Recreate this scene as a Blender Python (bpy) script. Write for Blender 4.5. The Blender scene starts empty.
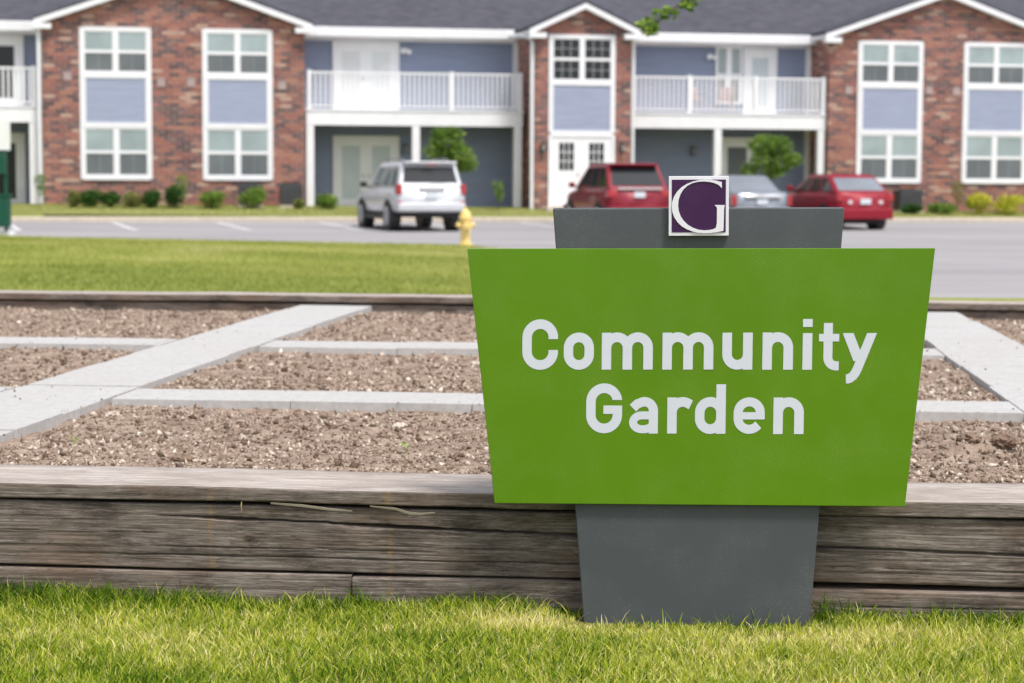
import bpy, math, random
import numpy as np
R = math.radians
random.seed(7)
rng = np.random.default_rng(11)
scene = bpy.context.scene
COL = scene.collection

# ------------------------------------------------------------------ helpers
class MB:
    """collects faces, links them as ONE mesh object"""
    def __init__(s): s.v = []; s.f = []; s.m = []
    def add(s, vs, fs, mi=0):
        b = len(s.v); s.v += [tuple(float(c) for c in v) for v in vs]
        s.f += [tuple(b + i for i in f) for f in fs]; s.m += [mi] * len(fs)
        return s
    def box(s, x0, x1, y0, y1, z0, z1, mi=0):
        vs = [(x, y, z) for z in (z0, z1) for y in (y0, y1) for x in (x0, x1)]
        return s.add(vs, [(0, 2, 3, 1), (4, 5, 7, 6), (0, 1, 5, 4), (2, 6, 7, 3), (0, 4, 6, 2), (1, 3, 7, 5)], mi)
    def quad(s, a, b, c, d, mi=0): return s.add([a, b, c, d], [(0, 1, 2, 3)], mi)
    def prism(s, poly, y0, y1, mi=0):
        """poly in (x, z), counter-clockwise seen from -y, extruded along y"""
        n = len(poly)
        vs = [(x, y0, z) for x, z in poly] + [(x, y1, z) for x, z in poly]
        fs = [tuple(range(n)), tuple(range(2 * n - 1, n - 1, -1))]
        fs += [(i, i + n, (i + 1) % n + n, (i + 1) % n) for i in range(n)]
        return s.add(vs, fs, mi)
    def tube(s, pts, rad, n=8, mi=0, caps=True):
        pts = [np.array(p, float) for p in pts]
        if not hasattr(rad, '__len__'): rad = [rad] * len(pts)
        vs = []; fs = []
        for i, p in enumerate(pts):
            t = pts[min(i + 1, len(pts) - 1)] - pts[max(i - 1, 0)]; t /= np.linalg.norm(t) + 1e-9
            a = np.array((0, 0, 1.)) if abs(t[2]) < .9 else np.array((1., 0, 0))
            u = np.cross(t, a); u /= np.linalg.norm(u); w = np.cross(t, u)
            for k in range(n):
                th = 2 * math.pi * k / n
                vs.append(p + rad[i] * (math.cos(th) * u + math.sin(th) * w))
        for i in range(len(pts) - 1):
            for k in range(n):
                a = i * n + k; b = i * n + (k + 1) % n
                fs.append((a, b, b + n, a + n))
        if caps:
            fs.append(tuple(range(n - 1, -1, -1))); fs.append(tuple(range((len(pts) - 1) * n, len(pts) * n)))
        return s.add(vs, fs, mi)
    def lathe(s, prof, n=20, org=(0, 0, 0), axis='z', mi=0):
        vs = []; fs = []
        for r_, h in prof:
            for k in range(n):
                th = 2 * math.pi * k / n; c, d = r_ * math.cos(th), r_ * math.sin(th)
                p = {'z': (c, d, h), 'x': (h, c, d), 'y': (c, h, d)}[axis]
                vs.append(tuple(p[i] + org[i] for i in range(3)))
        for i in range(len(prof) - 1):
            for k in range(n):
                a = i * n + k; b = i * n + (k + 1) % n
                fs.append((a, b, b + n, a + n))
        fs.append(tuple(range(n - 1, -1, -1))); fs.append(tuple(range((len(prof) - 1) * n, len(prof) * n)))
        return s.add(vs, fs, mi)
    def build(s, name, mat, parent=None, bevel=0, smooth=False, loc=None, rz=0, seg=2):
        me = bpy.data.meshes.new(name); me.from_pydata(s.v, [], s.f); me.update()
        mats = mat if isinstance(mat, (list, tuple)) else [mat]
        for m in mats: me.materials.append(m)
        if len(mats) > 1: me.polygons.foreach_set('material_index', s.m)
        return link(name, me, parent, bevel, smooth, loc, rz, seg)

def link(name, me, parent=None, bevel=0, smooth=False, loc=None, rz=0, seg=2):
    o = bpy.data.objects.new(name, me); COL.objects.link(o)
    if parent: o.parent = parent
    if loc: o.location = loc
    if rz: o.rotation_euler = (0, 0, rz)
    if smooth: me.polygons.foreach_set('use_smooth', [True] * len(me.polygons))
    if bevel:
        b = o.modifiers.new('bevel', 'BEVEL'); b.width = bevel; b.segments = seg; b.limit_method = 'ANGLE'; b.angle_limit = R(35)
    return o

def tag(o, label=None, cat=None, group=None, kind=None):
    if label: o['label'] = label
    if cat: o['category'] = cat
    if group: o['group'] = group
    if kind: o['kind'] = kind
    return o
def empty(name, loc=(0, 0, 0), rz=0, label=None, cat=None, group=None):
    o = bpy.data.objects.new(name, None); COL.objects.link(o); o.location = loc; o.rotation_euler = (0, 0, rz)
    return tag(o, label, cat, group)

def np_mesh(name, verts, faces_flat, nper, mat, attrs=None, smooth=False):
    """fast mesh: verts (N,3), faces (M,nper)"""
    me = bpy.data.meshes.new(name)
    nf = len(faces_flat)
    me.vertices.add(len(verts)); me.vertices.foreach_set('co', np.asarray(verts, np.float32).ravel())
    me.loops.add(nf * nper); me.loops.foreach_set('vertex_index', np.asarray(faces_flat, np.int32).ravel())
    me.polygons.add(nf)
    me.polygons.foreach_set('loop_start', np.arange(0, nf * nper, nper, dtype=np.int32))
    me.polygons.foreach_set('loop_total', np.full(nf, nper, np.int32))
    if smooth: me.polygons.foreach_set('use_smooth', np.ones(nf, bool))
    me.update(calc_edges=True)
    for k, a in (attrs or {}).items():
        at = me.attributes.new(k, 'FLOAT', 'POINT'); at.data.foreach_set('value', np.asarray(a, np.float32))
    me.materials.append(mat)
    return me

def vnoise(x, y, seed=0):
    """smooth value noise for numpy arrays, about -1..1"""
    xi = np.floor(x).astype(np.int64); yi = np.floor(y).astype(np.int64)
    fx = x - xi; fy = y - yi; fx = fx * fx * (3 - 2 * fx); fy = fy * fy * (3 - 2 * fy)
    def h(a, b):
        n = (a * 374761393 + b * 668265263 + seed * 974711) & 0x7fffffff
        n = ((n ^ (n >> 13)) * 1274126177) & 0x7fffffff
        return ((n ^ (n >> 16)) & 0xffff) / 32767.5 - 1
    return (h(xi, yi) * (1 - fx) + h(xi + 1, yi) * fx) * (1 - fy) + (h(xi, yi + 1) * (1 - fx) + h(xi + 1, yi + 1) * fx) * fy
def fbm(x, y, seed=0, o=4):
    s = 0; a = 1; t = 0
    for i in range(o): s = s + a * vnoise(x * 2 ** i, y * 2 ** i, seed + i * 17); t += a; a *= .5
    return s / t

# ------------------------------------------------------------------ materials
def srgb(h):
    h = h.lstrip('#'); c = [int(h[i:i + 2], 16) / 255 for i in (0, 2, 4)]
    return tuple((x / 12.92 if x <= .04045 else ((x + .055) / 1.055) ** 2.4) for x in c) + (1,)
class NT:
    def __init__(s, name, rough=.7, spec=.3, metal=0, coat=0):
        s.m = bpy.data.materials.new(name); s.m.use_nodes = True; s.t = s.m.node_tree
        s.b = s.t.nodes['Principled BSDF']
        s.b.inputs['Roughness'].default_value = rough; s.b.inputs['Specular IOR Level'].default_value = spec
        s.b.inputs['Metallic'].default_value = metal; s.b.inputs['Coat Weight'].default_value = coat
    def n(s, typ, **kw):
        nd = s.t.nodes.new(typ)
        for k, v in kw.items():
            if k in nd.inputs: nd.inputs[k].default_value = v
            else: setattr(nd, k, v)
        return nd
    def l(s, a, b): s.t.links.new(a, b)
    def coord(s, scale=(1, 1, 1), rot=(0, 0, 0), kind='Object'):
        c = s.n('ShaderNodeTexCoord'); mp = s.n('ShaderNodeMapping'); mp.inputs['Scale'].default_value = scale; mp.inputs['Rotation'].default_value = rot
        s.l(c.outputs[kind], mp.inputs['Vector']); return mp.outputs['Vector']
    def noise(s, scale, vec=None, detail=4, rough=.6, dist=0):
        nd = s.n('ShaderNodeTexNoise'); nd.inputs['Scale'].default_value = scale; nd.inputs['Detail'].default_value = detail
        nd.inputs['Roughness'].default_value = rough; nd.inputs['Distortion'].default_value = dist
        s.l(vec if vec is not None else s.coord(), nd.inputs['Vector']); return nd.outputs['Fac']
    def ramp(s, fac, stops, interp='LINEAR'):
        r = s.n('ShaderNodeValToRGB'); r.color_ramp.interpolation = interp; e = r.color_ramp.elements
        while len(e) < len(stops): e.new(.5)
        for i, (p, c) in enumerate(stops):
            e[i].position = p; e[i].color = c if len(c) == 4 else tuple(c) + (1,)
        s.l(fac, r.inputs['Fac']); return r.outputs['Color']
    def mix(s, fac, a, b, mode='MIX'):
        m = s.n('ShaderNodeMix'); m.data_type = 'RGBA'; m.blend_type = mode
        for k, v in (('Factor', fac), ('A', a), ('B', b)):
            sock = [i for i in m.inputs if i.name == k and (i.type == 'VALUE' if k == 'Factor' else i.type == 'RGBA')][0]
            if hasattr(v, 'is_linked'): s.l(v, sock)
            else: sock.default_value = v
        return [o for o in m.outputs if o.type == 'RGBA'][0]
    def color(s, c):
        if hasattr(c, 'is_linked'): s.l(c, s.b.inputs['Base Color'])
        else: s.b.inputs['Base Color'].default_value = c if len(c) == 4 else tuple(c) + (1,)
        return s
    def bump(s, h, strength=.3, dist=.01):
        b = s.n('ShaderNodeBump'); b.inputs['Strength'].default_value = strength; b.inputs['Distance'].default_value = dist
        s.l(h, b.inputs['Height']); s.l(b.outputs['Normal'], s.b.inputs['Normal']); return s

def plain(name, c, rough=.6, spec=.3, var=.08, scale=3, metal=0, coat=0):
    t = NT(name, rough, spec, metal, coat); c = tuple(c[:3])
    f = t.noise(scale)
    t.color(t.ramp(f, [(.3, tuple(x * (1 - var) for x in c)), (.7, tuple(min(1, x * (1 + var)) for x in c))]))
    return t.m

M = {}
M['white'] = plain('white_trim', (.80, .80, .82), .5, .3, .04)
M['white_vinyl'] = plain('white_vinyl', (.82, .82, .84), .4, .4, .03)
M['blind'] = plain('blind', (.56, .62, .64), .6, .3, .05)
M['blind_white'] = plain('blind_white', (.70, .72, .72), .6, .3, .04)
M['dark'] = plain('dark_metal', (.03, .03, .032), .5)
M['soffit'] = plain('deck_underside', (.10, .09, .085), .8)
M['vent'] = plain('vent_grey', (.40, .31, .30), .8)
M['galv'] = plain('weathered_grey_metal', (.22, .22, .23), .5, .4)
M['concrete'] = plain('concrete', (.55, .48, .39), .9, .2, .12, 6)

def siding(name, c):
    t = NT(name, .55, .3); f = t.noise(1.3, t.coord((1, 1, 6)))
    t.color(t.ramp(f, [(.3, tuple(x * .93 for x in c)), (.7, tuple(x * 1.06 for x in c))])); return t.m
M['siding'] = siding('blue_grey_siding', (.245, .285, .395))
M['panel'] = siding('pale_blue_panel', (.32, .355, .475))

def brick():
    t = NT('mixed_red_brick', .85, .2)
    c = t.n('ShaderNodeTexCoord'); sp = t.n('ShaderNodeSeparateXYZ'); t.l(c.outputs['Object'], sp.inputs[0])
    g = t.n('ShaderNodeNewGeometry'); 
    ad = t.n('ShaderNodeMath', operation='ADD'); t.l(sp.outputs['X'], ad.inputs[0]); t.l(sp.outputs['Y'], ad.inputs[1])
    cb = t.n('ShaderNodeCombineXYZ'); t.l(ad.outputs[0], cb.inputs['X']); t.l(sp.outputs['Z'], cb.inputs['Y'])
    bt = t.n('ShaderNodeTexBrick'); t.l(cb.outputs[0], bt.inputs['Vector'])
    bt.inputs['Color1'].default_value = (0, 0, 0, 1); bt.inputs['Color2'].default_value = (1, 1, 1, 1); bt.inputs['Mortar'].default_value = (.5, .5, .5, 1)
    bt.inputs['Scale'].default_value = 1; bt.inputs['Brick Width'].default_value = .34; bt.inputs['Row Height'].default_value = .115
    bt.inputs['Mortar Size'].default_value = .011; bt.inputs['Mortar Smooth'].default_value = .3; bt.inputs['Bias'].default_value = 0
    bt.offset = .5
    bw = t.n('ShaderNodeRGBToBW'); t.l(bt.outputs['Color'], bw.inputs[0])
    col = t.ramp(bw.outputs[0], [(0, (.07, .042, .046)), (.13, (.21, .075, .06)), (.28, (.31, .105, .075)), (.46, (.16, .065, .062)), (.60, (.36, .15, .10)), (.74, (.25, .088, .07)), (.85, (.46, .30, .225)), (.91, (.11, .07, .075))], 'CONSTANT')
    big = t.noise(1.1, detail=2); col = t.mix(t.ramp(big, [(.35, (0, 0, 0)), (.75, (.2, .2, .2))]), col, (.48, .30, .24, 1))
    pat = t.noise(1.9, t.coord((1.3, 1.3, 4.4)), detail=4, rough=.75)
    col = t.mix(t.ramp(pat, [(.54, (0, 0, 0)), (.64, (.55, .55, .55))]), col, (.10, .06, .065, 1))
    pat2 = t.noise(2.1, t.coord((1, 1, 3.6), (0, 0, .7)), detail=4, rough=.75)
    col = t.mix(t.ramp(pat2, [(.56, (0, 0, 0)), (.66, (.4, .4, .4))]), col, (.44, .29, .22, 1))
    col = t.mix(bt.outputs['Fac'], col, (.32, .26, .24, 1))
    t.color(col); t.bump(bt.outputs['Fac'], -.4, .01); return t.m
M['brick'] = brick()

def shingles():
    t = NT('grey_asphalt_shingles', .95, .1)
    c = t.n('ShaderNodeTexCoord'); bt = t.n('ShaderNodeTexBrick'); t.l(c.outputs['Object'], bt.inputs['Vector'])
    bt.inputs['Color1'].default_value = (.060, .060, .074, 1); bt.inputs['Color2'].default_value = (.105, .105, .125, 1); bt.inputs['Mortar'].default_value = (.05, .05, .062, 1)
    bt.inputs['Scale'].default_value = 1; bt.inputs['Brick Width'].default_value = .3; bt.inputs['Row Height'].default_value = .14; bt.inputs['Mortar Size'].default_value = .006
    n = t.noise(30, detail=3); t.color(t.mix(.35, bt.outputs['Color'], t.ramp(n, [(.3, (.03, .03, .04)), (.7, (.14, .14, .17))])))
    return t.m
M['roof'] = shingles()

def glass(name, c, rough=.08, coat=.5, spec=.5):
    t = NT(name, rough, spec, 0, coat); t.b.inputs['Coat Roughness'].default_value = .04
    f = t.noise(.8); t.color(t.ramp(f, [(.3, tuple(x * .8 for x in c)), (.7, tuple(x * 1.15 for x in c))])); return t.m
M['pane_curtain'] = glass('pane_with_curtain_behind', (.33, .40, .41), .15, .3)
M['screen'] = glass('insect_screen', (.15, .165, .175), .5, .0, .2)
M['pane_dark'] = glass('dark_window_glass', (.02, .025, .03), .1, .0, .4)
M['rear_glass'] = glass('painted_sky_car_glass', (.20, .22, .25), .07, 1.0, 1.0)  # glossy, with reflected sky also painted in as a pale base colour
M['car_glass'] = glass('tinted_car_glass', (.020, .023, .026), .07, .0, .5)

def paint(name, c, metal=.3, coat=.6):
    t = NT(name, .38, .35, metal, coat); t.b.inputs['Coat Roughness'].default_value = .05
    f = t.noise(2); t.color(t.ramp(f, [(.3, tuple(x * .95 for x in c)), (.7, tuple(min(1, x * 1.05) for x in c))])); return t.m
M['paint_silver'] = paint('silver_white_paint', (.60, .61, .64), .25)
M['paint_red'] = paint('dark_red_paint', (.21, .002, .015), .15, .4)
M['paint_red_hatch'] = paint('crimson_paint', (.26, .002, .016), .15, .4)
M['paint_grey'] = paint('blue_grey_paint', (.24, .26, .30), .4)
M['tyre'] = plain('tyre_rubber', (.018, .018, .02), .85, .2)
M['rim'] = plain('alloy_rim', (.45, .46, .48), .35, .5, .05, 3, .7)
M['tail'] = plain('red_lens', (.40, .035, .045), .25, .4, .1, 8, 0, .3)
M['tail_clear'] = plain('clear_lens', (.7, .66, .66), .2, .5, .05, 8, 0, .5)
M['plate'] = plain('plate', (.62, .66, .70), .5, .3, .1, 20)
M['chrome'] = plain('bright_metal', (.75, .76, .78), .2, .5, .03, 3, .9)
M['yellow'] = plain('yellow_hydrant_paint', (.80, .60, .22), .5, .4, .1, 8)
M['green_metal'] = plain('dark_green_metal', (.004, .075, .048), .45, .4, .12, 5)

def asphalt():
    t = NT('worn_asphalt', .95, .15)
    f = t.noise(60, detail=3); b = t.noise(.35, t.coord((.35, 1.6, 1)), detail=5)
    c = t.ramp(f, [(.35, (.235, .226, .233)), (.65, (.325, .313, .322))])
    t.color(t.mix(t.ramp(b, [(.38, (0, 0, 0)), (.62, (.85, .85, .85))]), c, (.36, .345, .352, 1))); t.bump(f, .2, .005); return t.m
M['asphalt'] = asphalt()
def roadpaint():
    t = NT('worn_white_road_paint', .8, .2); f = t.noise(7, detail=5, rough=.75)
    t.color(t.ramp(f, [(.38, (.35, .34, .36)), (.52, (.78, .78, .80))])); return t.m
M['roadpaint'] = roadpaint()

def lawn_mat(name, lo, hi, straw, sc=1.0):
    t = NT(name, .95, .05)
    a = t.noise(.35 * sc, t.coord((.5, 1.3, 1)), detail=4); b = t.noise(14 * sc, detail=5, rough=.7)
    c = t.ramp(a, [(.35, lo), (.68, hi)])
    c = t.mix(t.ramp(b, [(.45, (0, 0, 0)), (.75, (.7, .7, .7))]), c, straw + (1,))
    t.color(c); t.bump(b, .6, .03); return t.m
M['lawn'] = lawn_mat('mown_lawn', (.16, .195, .035), (.28, .305, .065), (.40, .39, .15))
M['strip_lawn'] = lawn_mat('strip_lawn', (.21, .23, .085), (.33, .34, .14), (.42, .39, .22))
M['thatch'] = lawn_mat('grass_thatch', (.10, .12, .03), (.20, .19, .06), (.34, .28, .14), 6)

def blade_mat(name, stops, tr=.25):
    t = NT(name, .7, .15); at = t.n('ShaderNodeAttribute'); at.attribute_name = 'rnd'
    c = t.ramp(at.outputs['Fac'], stops); t.color(c)
    t.b.inputs['Subsurface Weight'].default_value = 0
    tl = t.n('ShaderNodeBsdfTranslucent'); t.l(c, tl.inputs['Color']); mx = t.n('ShaderNodeMixShader'); mx.inputs[0].default_value = tr
    out = t.t.nodes['Material Output']; t.l(t.b.outputs[0], mx.inputs[1]); t.l(tl.outputs[0], mx.inputs[2]); t.l(mx.outputs[0], out.inputs['Surface'])
    return t.m
M['blade'] = blade_mat('grass_blade', [(0, (.025, .085, .006)), (.24, (.13, .25, .012)), (.48, (.36, .45, .028)), (.72, (.62, .62, .085)), (1, (.86, .76, .38))], .35)
M['blade_far'] = blade_mat('lawn_blade', [(0, (.12, .18, .03)), (.5, (.28, .325, .06)), (.85, (.46, .45, .14)), (1, (.62, .57, .30))], .35)
M['leaf'] = blade_mat('tree_leaf', [(0, (.04, .10, .018)), (.5, (.17, .29, .045)), (1, (.42, .54, .12))], .35)
M['leaf_dark'] = blade_mat('shrub_leaf', [(0, (.015, .05, .012)), (.6, (.05, .13, .025)), (1, (.12, .24, .05))], .2)
M['leaf_yellow'] = blade_mat('golden_leaf', [(0, (.28, .32, .02)), (.6, (.60, .60, .05)), (1, (.80, .76, .15))], .3)
M['leaf_mix'] = blade_mat('mixed_leaf', [(0, (.10, .14, .04)), (.6, (.26, .30, .08)), (1, (.40, .30, .16))], .3)
M['bark'] = plain('bark', (.12, .09, .065), .9, .1, .3, 15)

def soil():
    t = NT('garden_soil', .95, .1)
    a = t.noise(9, detail=6, rough=.75); b = t.noise(55, detail=3); 
    c = t.ramp(a, [(.33, (.16, .112, .083)), (.5, (.27, .20, .155)), (.68, (.39, .31, .25))])
    c = t.mix(t.ramp(b, [(.55, (0, 0, 0)), (.7, (.6, .6, .6))]), c, (.50, .42, .35, 1))
    t.color(c); t.bump(b, .6, .008); return t.m
M['soil'] = soil()
M['chip'] = blade_mat('soil_chips', [(0, (.09, .06, .042)), (.3, (.20, .14, .10)), (.56, (.38, .29, .225)), (.82, (.58, .49, .40)), (1, (.80, .73, .61))], 0)
M['stone'] = plain('pale_stone', (.55, .48, .40), .8, .2, .15, 20)
M['clod'] = plain('soil_clod', (.22, .155, .115), .95, .1, .3, 30)
def slab():
    t = NT('pale_concrete_slabs', .85, .2); f = t.noise(40, detail=4, rough=.7); b = t.noise(1.6, detail=4)
    c = t.ramp(f, [(.3, (.40, .39, .385)), (.7, (.53, .52, .51))])
    t.color(t.mix(t.ramp(b, [(.35, (.0, .0, .0)), (.7, (.35, .35, .35))]), c, (.40, .375, .345, 1))); t.bump(f, .25, .003); return t.m
M['slab'] = slab()

def wood(name, tone=1.0, top=False):
    t = NT(name, .9, .12)
    w = t.noise(1.0, t.coord((2.5, 7, 9)), detail=3)
    # the grain wanders: object coordinates pushed about by a slow noise
    c = t.n('ShaderNodeTexCoord'); wn = t.n('ShaderNodeTexNoise'); mp = t.n('ShaderNodeMapping'); mp.inputs['Scale'].default_value = (3.2, 9, 9)
    t.l(c.outputs['Object'], mp.inputs['Vector']); t.l(mp.outputs[0], wn.inputs['Vector']); wn.inputs['Scale'].default_value = 1; wn.inputs['Detail'].default_value = 2
    sb = t.n('ShaderNodeVectorMath', operation='SUBTRACT'); t.l(wn.outputs['Color'], sb.inputs[0]); sb.inputs[1].default_value = (.5, .5, .5)
    ml = t.n('ShaderNodeVectorMath', operation='MULTIPLY'); t.l(sb.outputs[0], ml.inputs[0]); ml.inputs[1].default_value = (.0, .024, .024)
    ad = t.n('ShaderNodeVectorMath', operation='ADD'); t.l(c.outputs['Object'], ad.inputs[0]); t.l(ml.outputs[0], ad.inputs[1])
    def st(sc):
        m_ = t.n('ShaderNodeMapping'); m_.inputs['Scale'].default_value = sc; t.l(ad.outputs[0], m_.inputs['Vector']); return m_.outputs[0]
    g1 = t.noise(1.0, st((3.0, 60, 70)), detail=6, rough=.72); g2 = t.noise(1.0, st((9, 210, 230)), detail=5, rough=.75)
    g4 = t.noise(1.0, st((5.5, 120, 130)), detail=4, rough=.7); bl = t.noise(1.0, t.coord((4.5, 13, 15)), detail=6, rough=.7)
    g3 = t.noise(1.0, st((2.6, 42, 46)), detail=3, rough=.6)
    k = lambda cc: (cc[0] * tone * 1.03, cc[1] * tone * .978, cc[2] * tone * .955)
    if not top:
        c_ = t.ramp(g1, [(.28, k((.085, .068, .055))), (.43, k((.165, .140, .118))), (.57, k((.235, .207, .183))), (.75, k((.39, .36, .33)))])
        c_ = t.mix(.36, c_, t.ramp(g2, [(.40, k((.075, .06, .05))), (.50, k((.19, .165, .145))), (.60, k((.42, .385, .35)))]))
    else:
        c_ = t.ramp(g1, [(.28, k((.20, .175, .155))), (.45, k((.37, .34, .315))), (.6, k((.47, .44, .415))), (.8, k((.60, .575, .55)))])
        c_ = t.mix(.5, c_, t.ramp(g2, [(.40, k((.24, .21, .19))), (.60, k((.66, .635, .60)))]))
    c_ = t.mix(t.ramp(bl, [(.39, (.85, .85, .85)), (.55, (0, 0, 0))]), c_, k((.062, .052, .044)) + (1,) if not top else k((.30, .27, .245)) + (1,))
    c_ = t.mix(t.ramp(g4, [(.535, (0, 0, 0)), (.548, (.3, .3, .3)), (.556, (.3, .3, .3)), (.57, (0, 0, 0))]), c_, k((.50, .47, .44)) + (1,) if not top else k((.72, .70, .67)) + (1,))
    # brown damp patches
    c_ = t.mix(t.ramp(w, [(.48, (0, 0, 0)), (.68, (.6, .6, .6))]), c_, k((.20, .145, .105)) + (1,) if not top else k((.36, .32, .29)) + (1,))
    # fine checks: thin dark lines where the slow grain noise crosses a value
    c_ = t.mix(t.ramp(g3, [(.485, (0, 0, 0)), (.498, (.6, .6, .6)), (.502, (.6, .6, .6)), (.515, (0, 0, 0))]), c_, k((.05, .04, .033)) + (1,) if not top else k((.22, .19, .17)) + (1,))
    if not top:      # two rusty drips where fixings weep
        sp = t.n('ShaderNodeSeparateXYZ'); t.l(c.outputs['Object'], sp.inputs[0]); nz_ = t.noise(1.0, t.coord((50, 20, 30)), detail=4)
        for cx_ in (-.712, -.285):
            s1 = t.n('ShaderNodeMath', operation='SUBTRACT'); t.l(sp.outputs['X'], s1.inputs[0]); s1.inputs[1].default_value = cx_
            s2 = t.n('ShaderNodeMath', operation='ABSOLUTE'); t.l(s1.outputs[0], s2.inputs[0])
            s3 = t.n('ShaderNodeMath', operation='MULTIPLY_ADD'); t.l(s2.outputs[0], s3.inputs[0]); s3.inputs[1].default_value = 18; t.l(nz_, s3.inputs[2])
            c_ = t.mix(t.ramp(s3.outputs[0], [(.42, (.55, .55, .55)), (.62, (0, 0, 0))]), c_, (.27, .17, .07, 1))
    t.color(c_); t.bump(g2, .6, .003); return t.m
M['wood'] = wood('weathered_grey_timber', .90)
M['wood_low'] = wood('weathered_low_timber', 1.0)
M['wood_top'] = wood('lit_top_cap_timber', 1.0, True)  # paler copy of the timber: light from above painted into cap tops

def sign_paint(name, c, dust, amount, rough):
    t = NT(name, rough, .4)
    s = t.noise(290, detail=3, rough=.65); m = t.noise(7, detail=3); d = t.noise(2.2, detail=2)
    k = t.n('ShaderNodeMath', operation='MULTIPLY'); t.l(t.ramp(s, [(.56, (0, 0, 0)), (.68, (1, 1, 1))]), k.inputs[0]); t.l(t.ramp(m, [(.38, (0, 0, 0)), (.78, (amount,) * 3)]), k.inputs[1])
    base = t.ramp(d, [(.3, tuple(x * .95 for x in c)), (.7, tuple(x * 1.06 for x in c))])
    haze = t.mix(t.ramp(m, [(.45, (0, 0, 0)), (.8, (.06, .06, .06))]), base, dust + (1,))
    t.color(t.mix(k.outputs[0], haze, dust + (1,))); return t.m
M['sign_green'] = sign_paint('sign_green_paint', (.098, .226, .003), (.40, .50, .20), .42, .30)
M['post_grey'] = sign_paint('post_grey_paint', (.070, .078, .086), (.30, .31, .31), .34, .42)
M['letter'] = plain('letter_white', (.63, .655, .72), .45, .4, .02)
M['purple'] = sign_paint('plaque_purple', (.042, .007, .060), (.3, .2, .35), .15, .3)
M['plaque_white'] = plain('plaque_white', (.76, .75, .80), .4, .4, .02)

# ------------------------------------------------------------------ camera, light, world
cam = bpy.data.cameras.new('camera'); co = bpy.data.objects.new('camera', cam); COL.objects.link(co); scene.camera = co
f = 1991.; pitch = math.atan(167.5 / f); roll = .005
cam.sensor_width = 36; cam.lens = f / 1024 * 36; cam.clip_end = 3000; cam.clip_start = .1
fw = np.array([0, math.cos(pitch), -math.sin(pitch)]); up0 = np.array([0, math.sin(pitch), math.cos(pitch)]); rt0 = np.array([1., 0, 0])
rt = rt0 * math.cos(roll) + up0 * math.sin(roll); up = up0 * math.cos(roll) - rt0 * math.sin(roll)
import mathutils
mw = mathutils.Matrix(((rt[0], up[0], -fw[0], 0), (rt[1], up[1], -fw[1], 0), (rt[2], up[2], -fw[2], 1.0), (0, 0, 0, 1)))
co.matrix_world = mw
cam.dof.use_dof = True; cam.dof.focus_distance = 4.43; cam.dof.aperture_fstop = 6.1

w = bpy.data.worlds.new('World'); scene.world = w; w.use_nodes = True
nt = w.node_tree; bg = nt.nodes['Background']; sk = nt.nodes.new('ShaderNodeTexSky'); sk.sky_type = 'NISHITA'; sk.sun_disc = False
SUN_EL, SUN_AZ = R(62), R(145)
sk.sun_elevation = SUN_EL; sk.sun_rotation = SUN_AZ; sk.dust_density = 3; sk.air_density = 1.0; sk.altitude = 200
hs = nt.nodes.new('ShaderNodeHueSaturation'); hs.inputs['Saturation'].default_value = .42
nt.links.new(sk.outputs[0], hs.inputs['Color']); nt.links.new(hs.outputs[0], bg.inputs['Color']); bg.inputs['Strength'].default_value = .105
sl = bpy.data.lights.new('sun', 'SUN'); sl.energy = 1.5; sl.angle = R(10); sl.color = (1, .955, .90)
so = bpy.data.objects.new('sun', sl); COL.objects.link(so)
L = mathutils.Vector((math.sin(SUN_AZ) * math.cos(SUN_EL), math.cos(SUN_AZ) * math.cos(SUN_EL), math.sin(SUN_EL)))
so.rotation_euler = L.to_track_quat('Z', 'Y').to_euler(); so.location = (10, -20, 40)
scene.view_settings.view_transform = 'Standard'; scene.view_settings.look = 'None'; scene.view_settings.gamma = 1
scene.view_settings.exposure = 1.02
scene.render.engine = 'CYCLES'
try:
    scene.cycles.use_denoising = True; scene.cycles.denoiser = 'OPENIMAGEDENOISE'
except Exception: pass
scene.cycles.max_bounces = 6

# ------------------------------------------------------------------ frames of reference
AB = R(10.5); EB = np.array([math.cos(AB), math.sin(AB)]); NB = np.array([math.sin(AB), -math.cos(AB)]); B0 = np.array([0, 63.2])
def bw(u, off):  # facade coordinates: metres along the facade, metres in front of it
    p = B0 + EB * u + NB * off; return float(p[0]), float(p[1])
AG = R(5.2); EG = np.array([math.cos(AG), -math.sin(AG)]); DG = np.array([math.sin(AG), math.cos(AG)]); G0 = np.array([0, 4.565])
def gw(a, b):    # garden coordinates: metres along the timber wall, metres behind its face
    p = G0 + EG * a + DG * b; return float(p[0]), float(p[1])

def lot_z_off(off):
    return -.41 - .085 * np.clip((off - 4.2) / 5., 0, 1)
def off_of(X, Y): return (X - B0[0]) * NB[0] + (Y - B0[1]) * NB[1]
def lot_z(X, Y): return lot_z_off(off_of(X, Y))

# ------------------------------------------------------------------ ground
def grid_mesh(name, xs, ys, fn, mat, smooth=True):
    Xg, Yg = np.meshgrid(xs, ys); P = fn(Xg, Yg)
    nx, ny = len(xs), len(ys); idx = np.arange(nx * ny).reshape(ny, nx)
    F = np.stack([idx[:-1, :-1], idx[:-1, 1:], idx[1:, 1:], idx[1:, :-1]], -1).reshape(-1, 4)
    me = np_mesh(name, P.reshape(-1, 3), F, 4, mat, smooth=smooth); return link(name, me)
tag(grid_mesh('ground', np.linspace(-900, 900, 3), np.linspace(-900, 1500, 3), lambda x, y: np.stack([x, y, x * 0 - .9], -1), M['lawn']), kind='structure')
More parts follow.
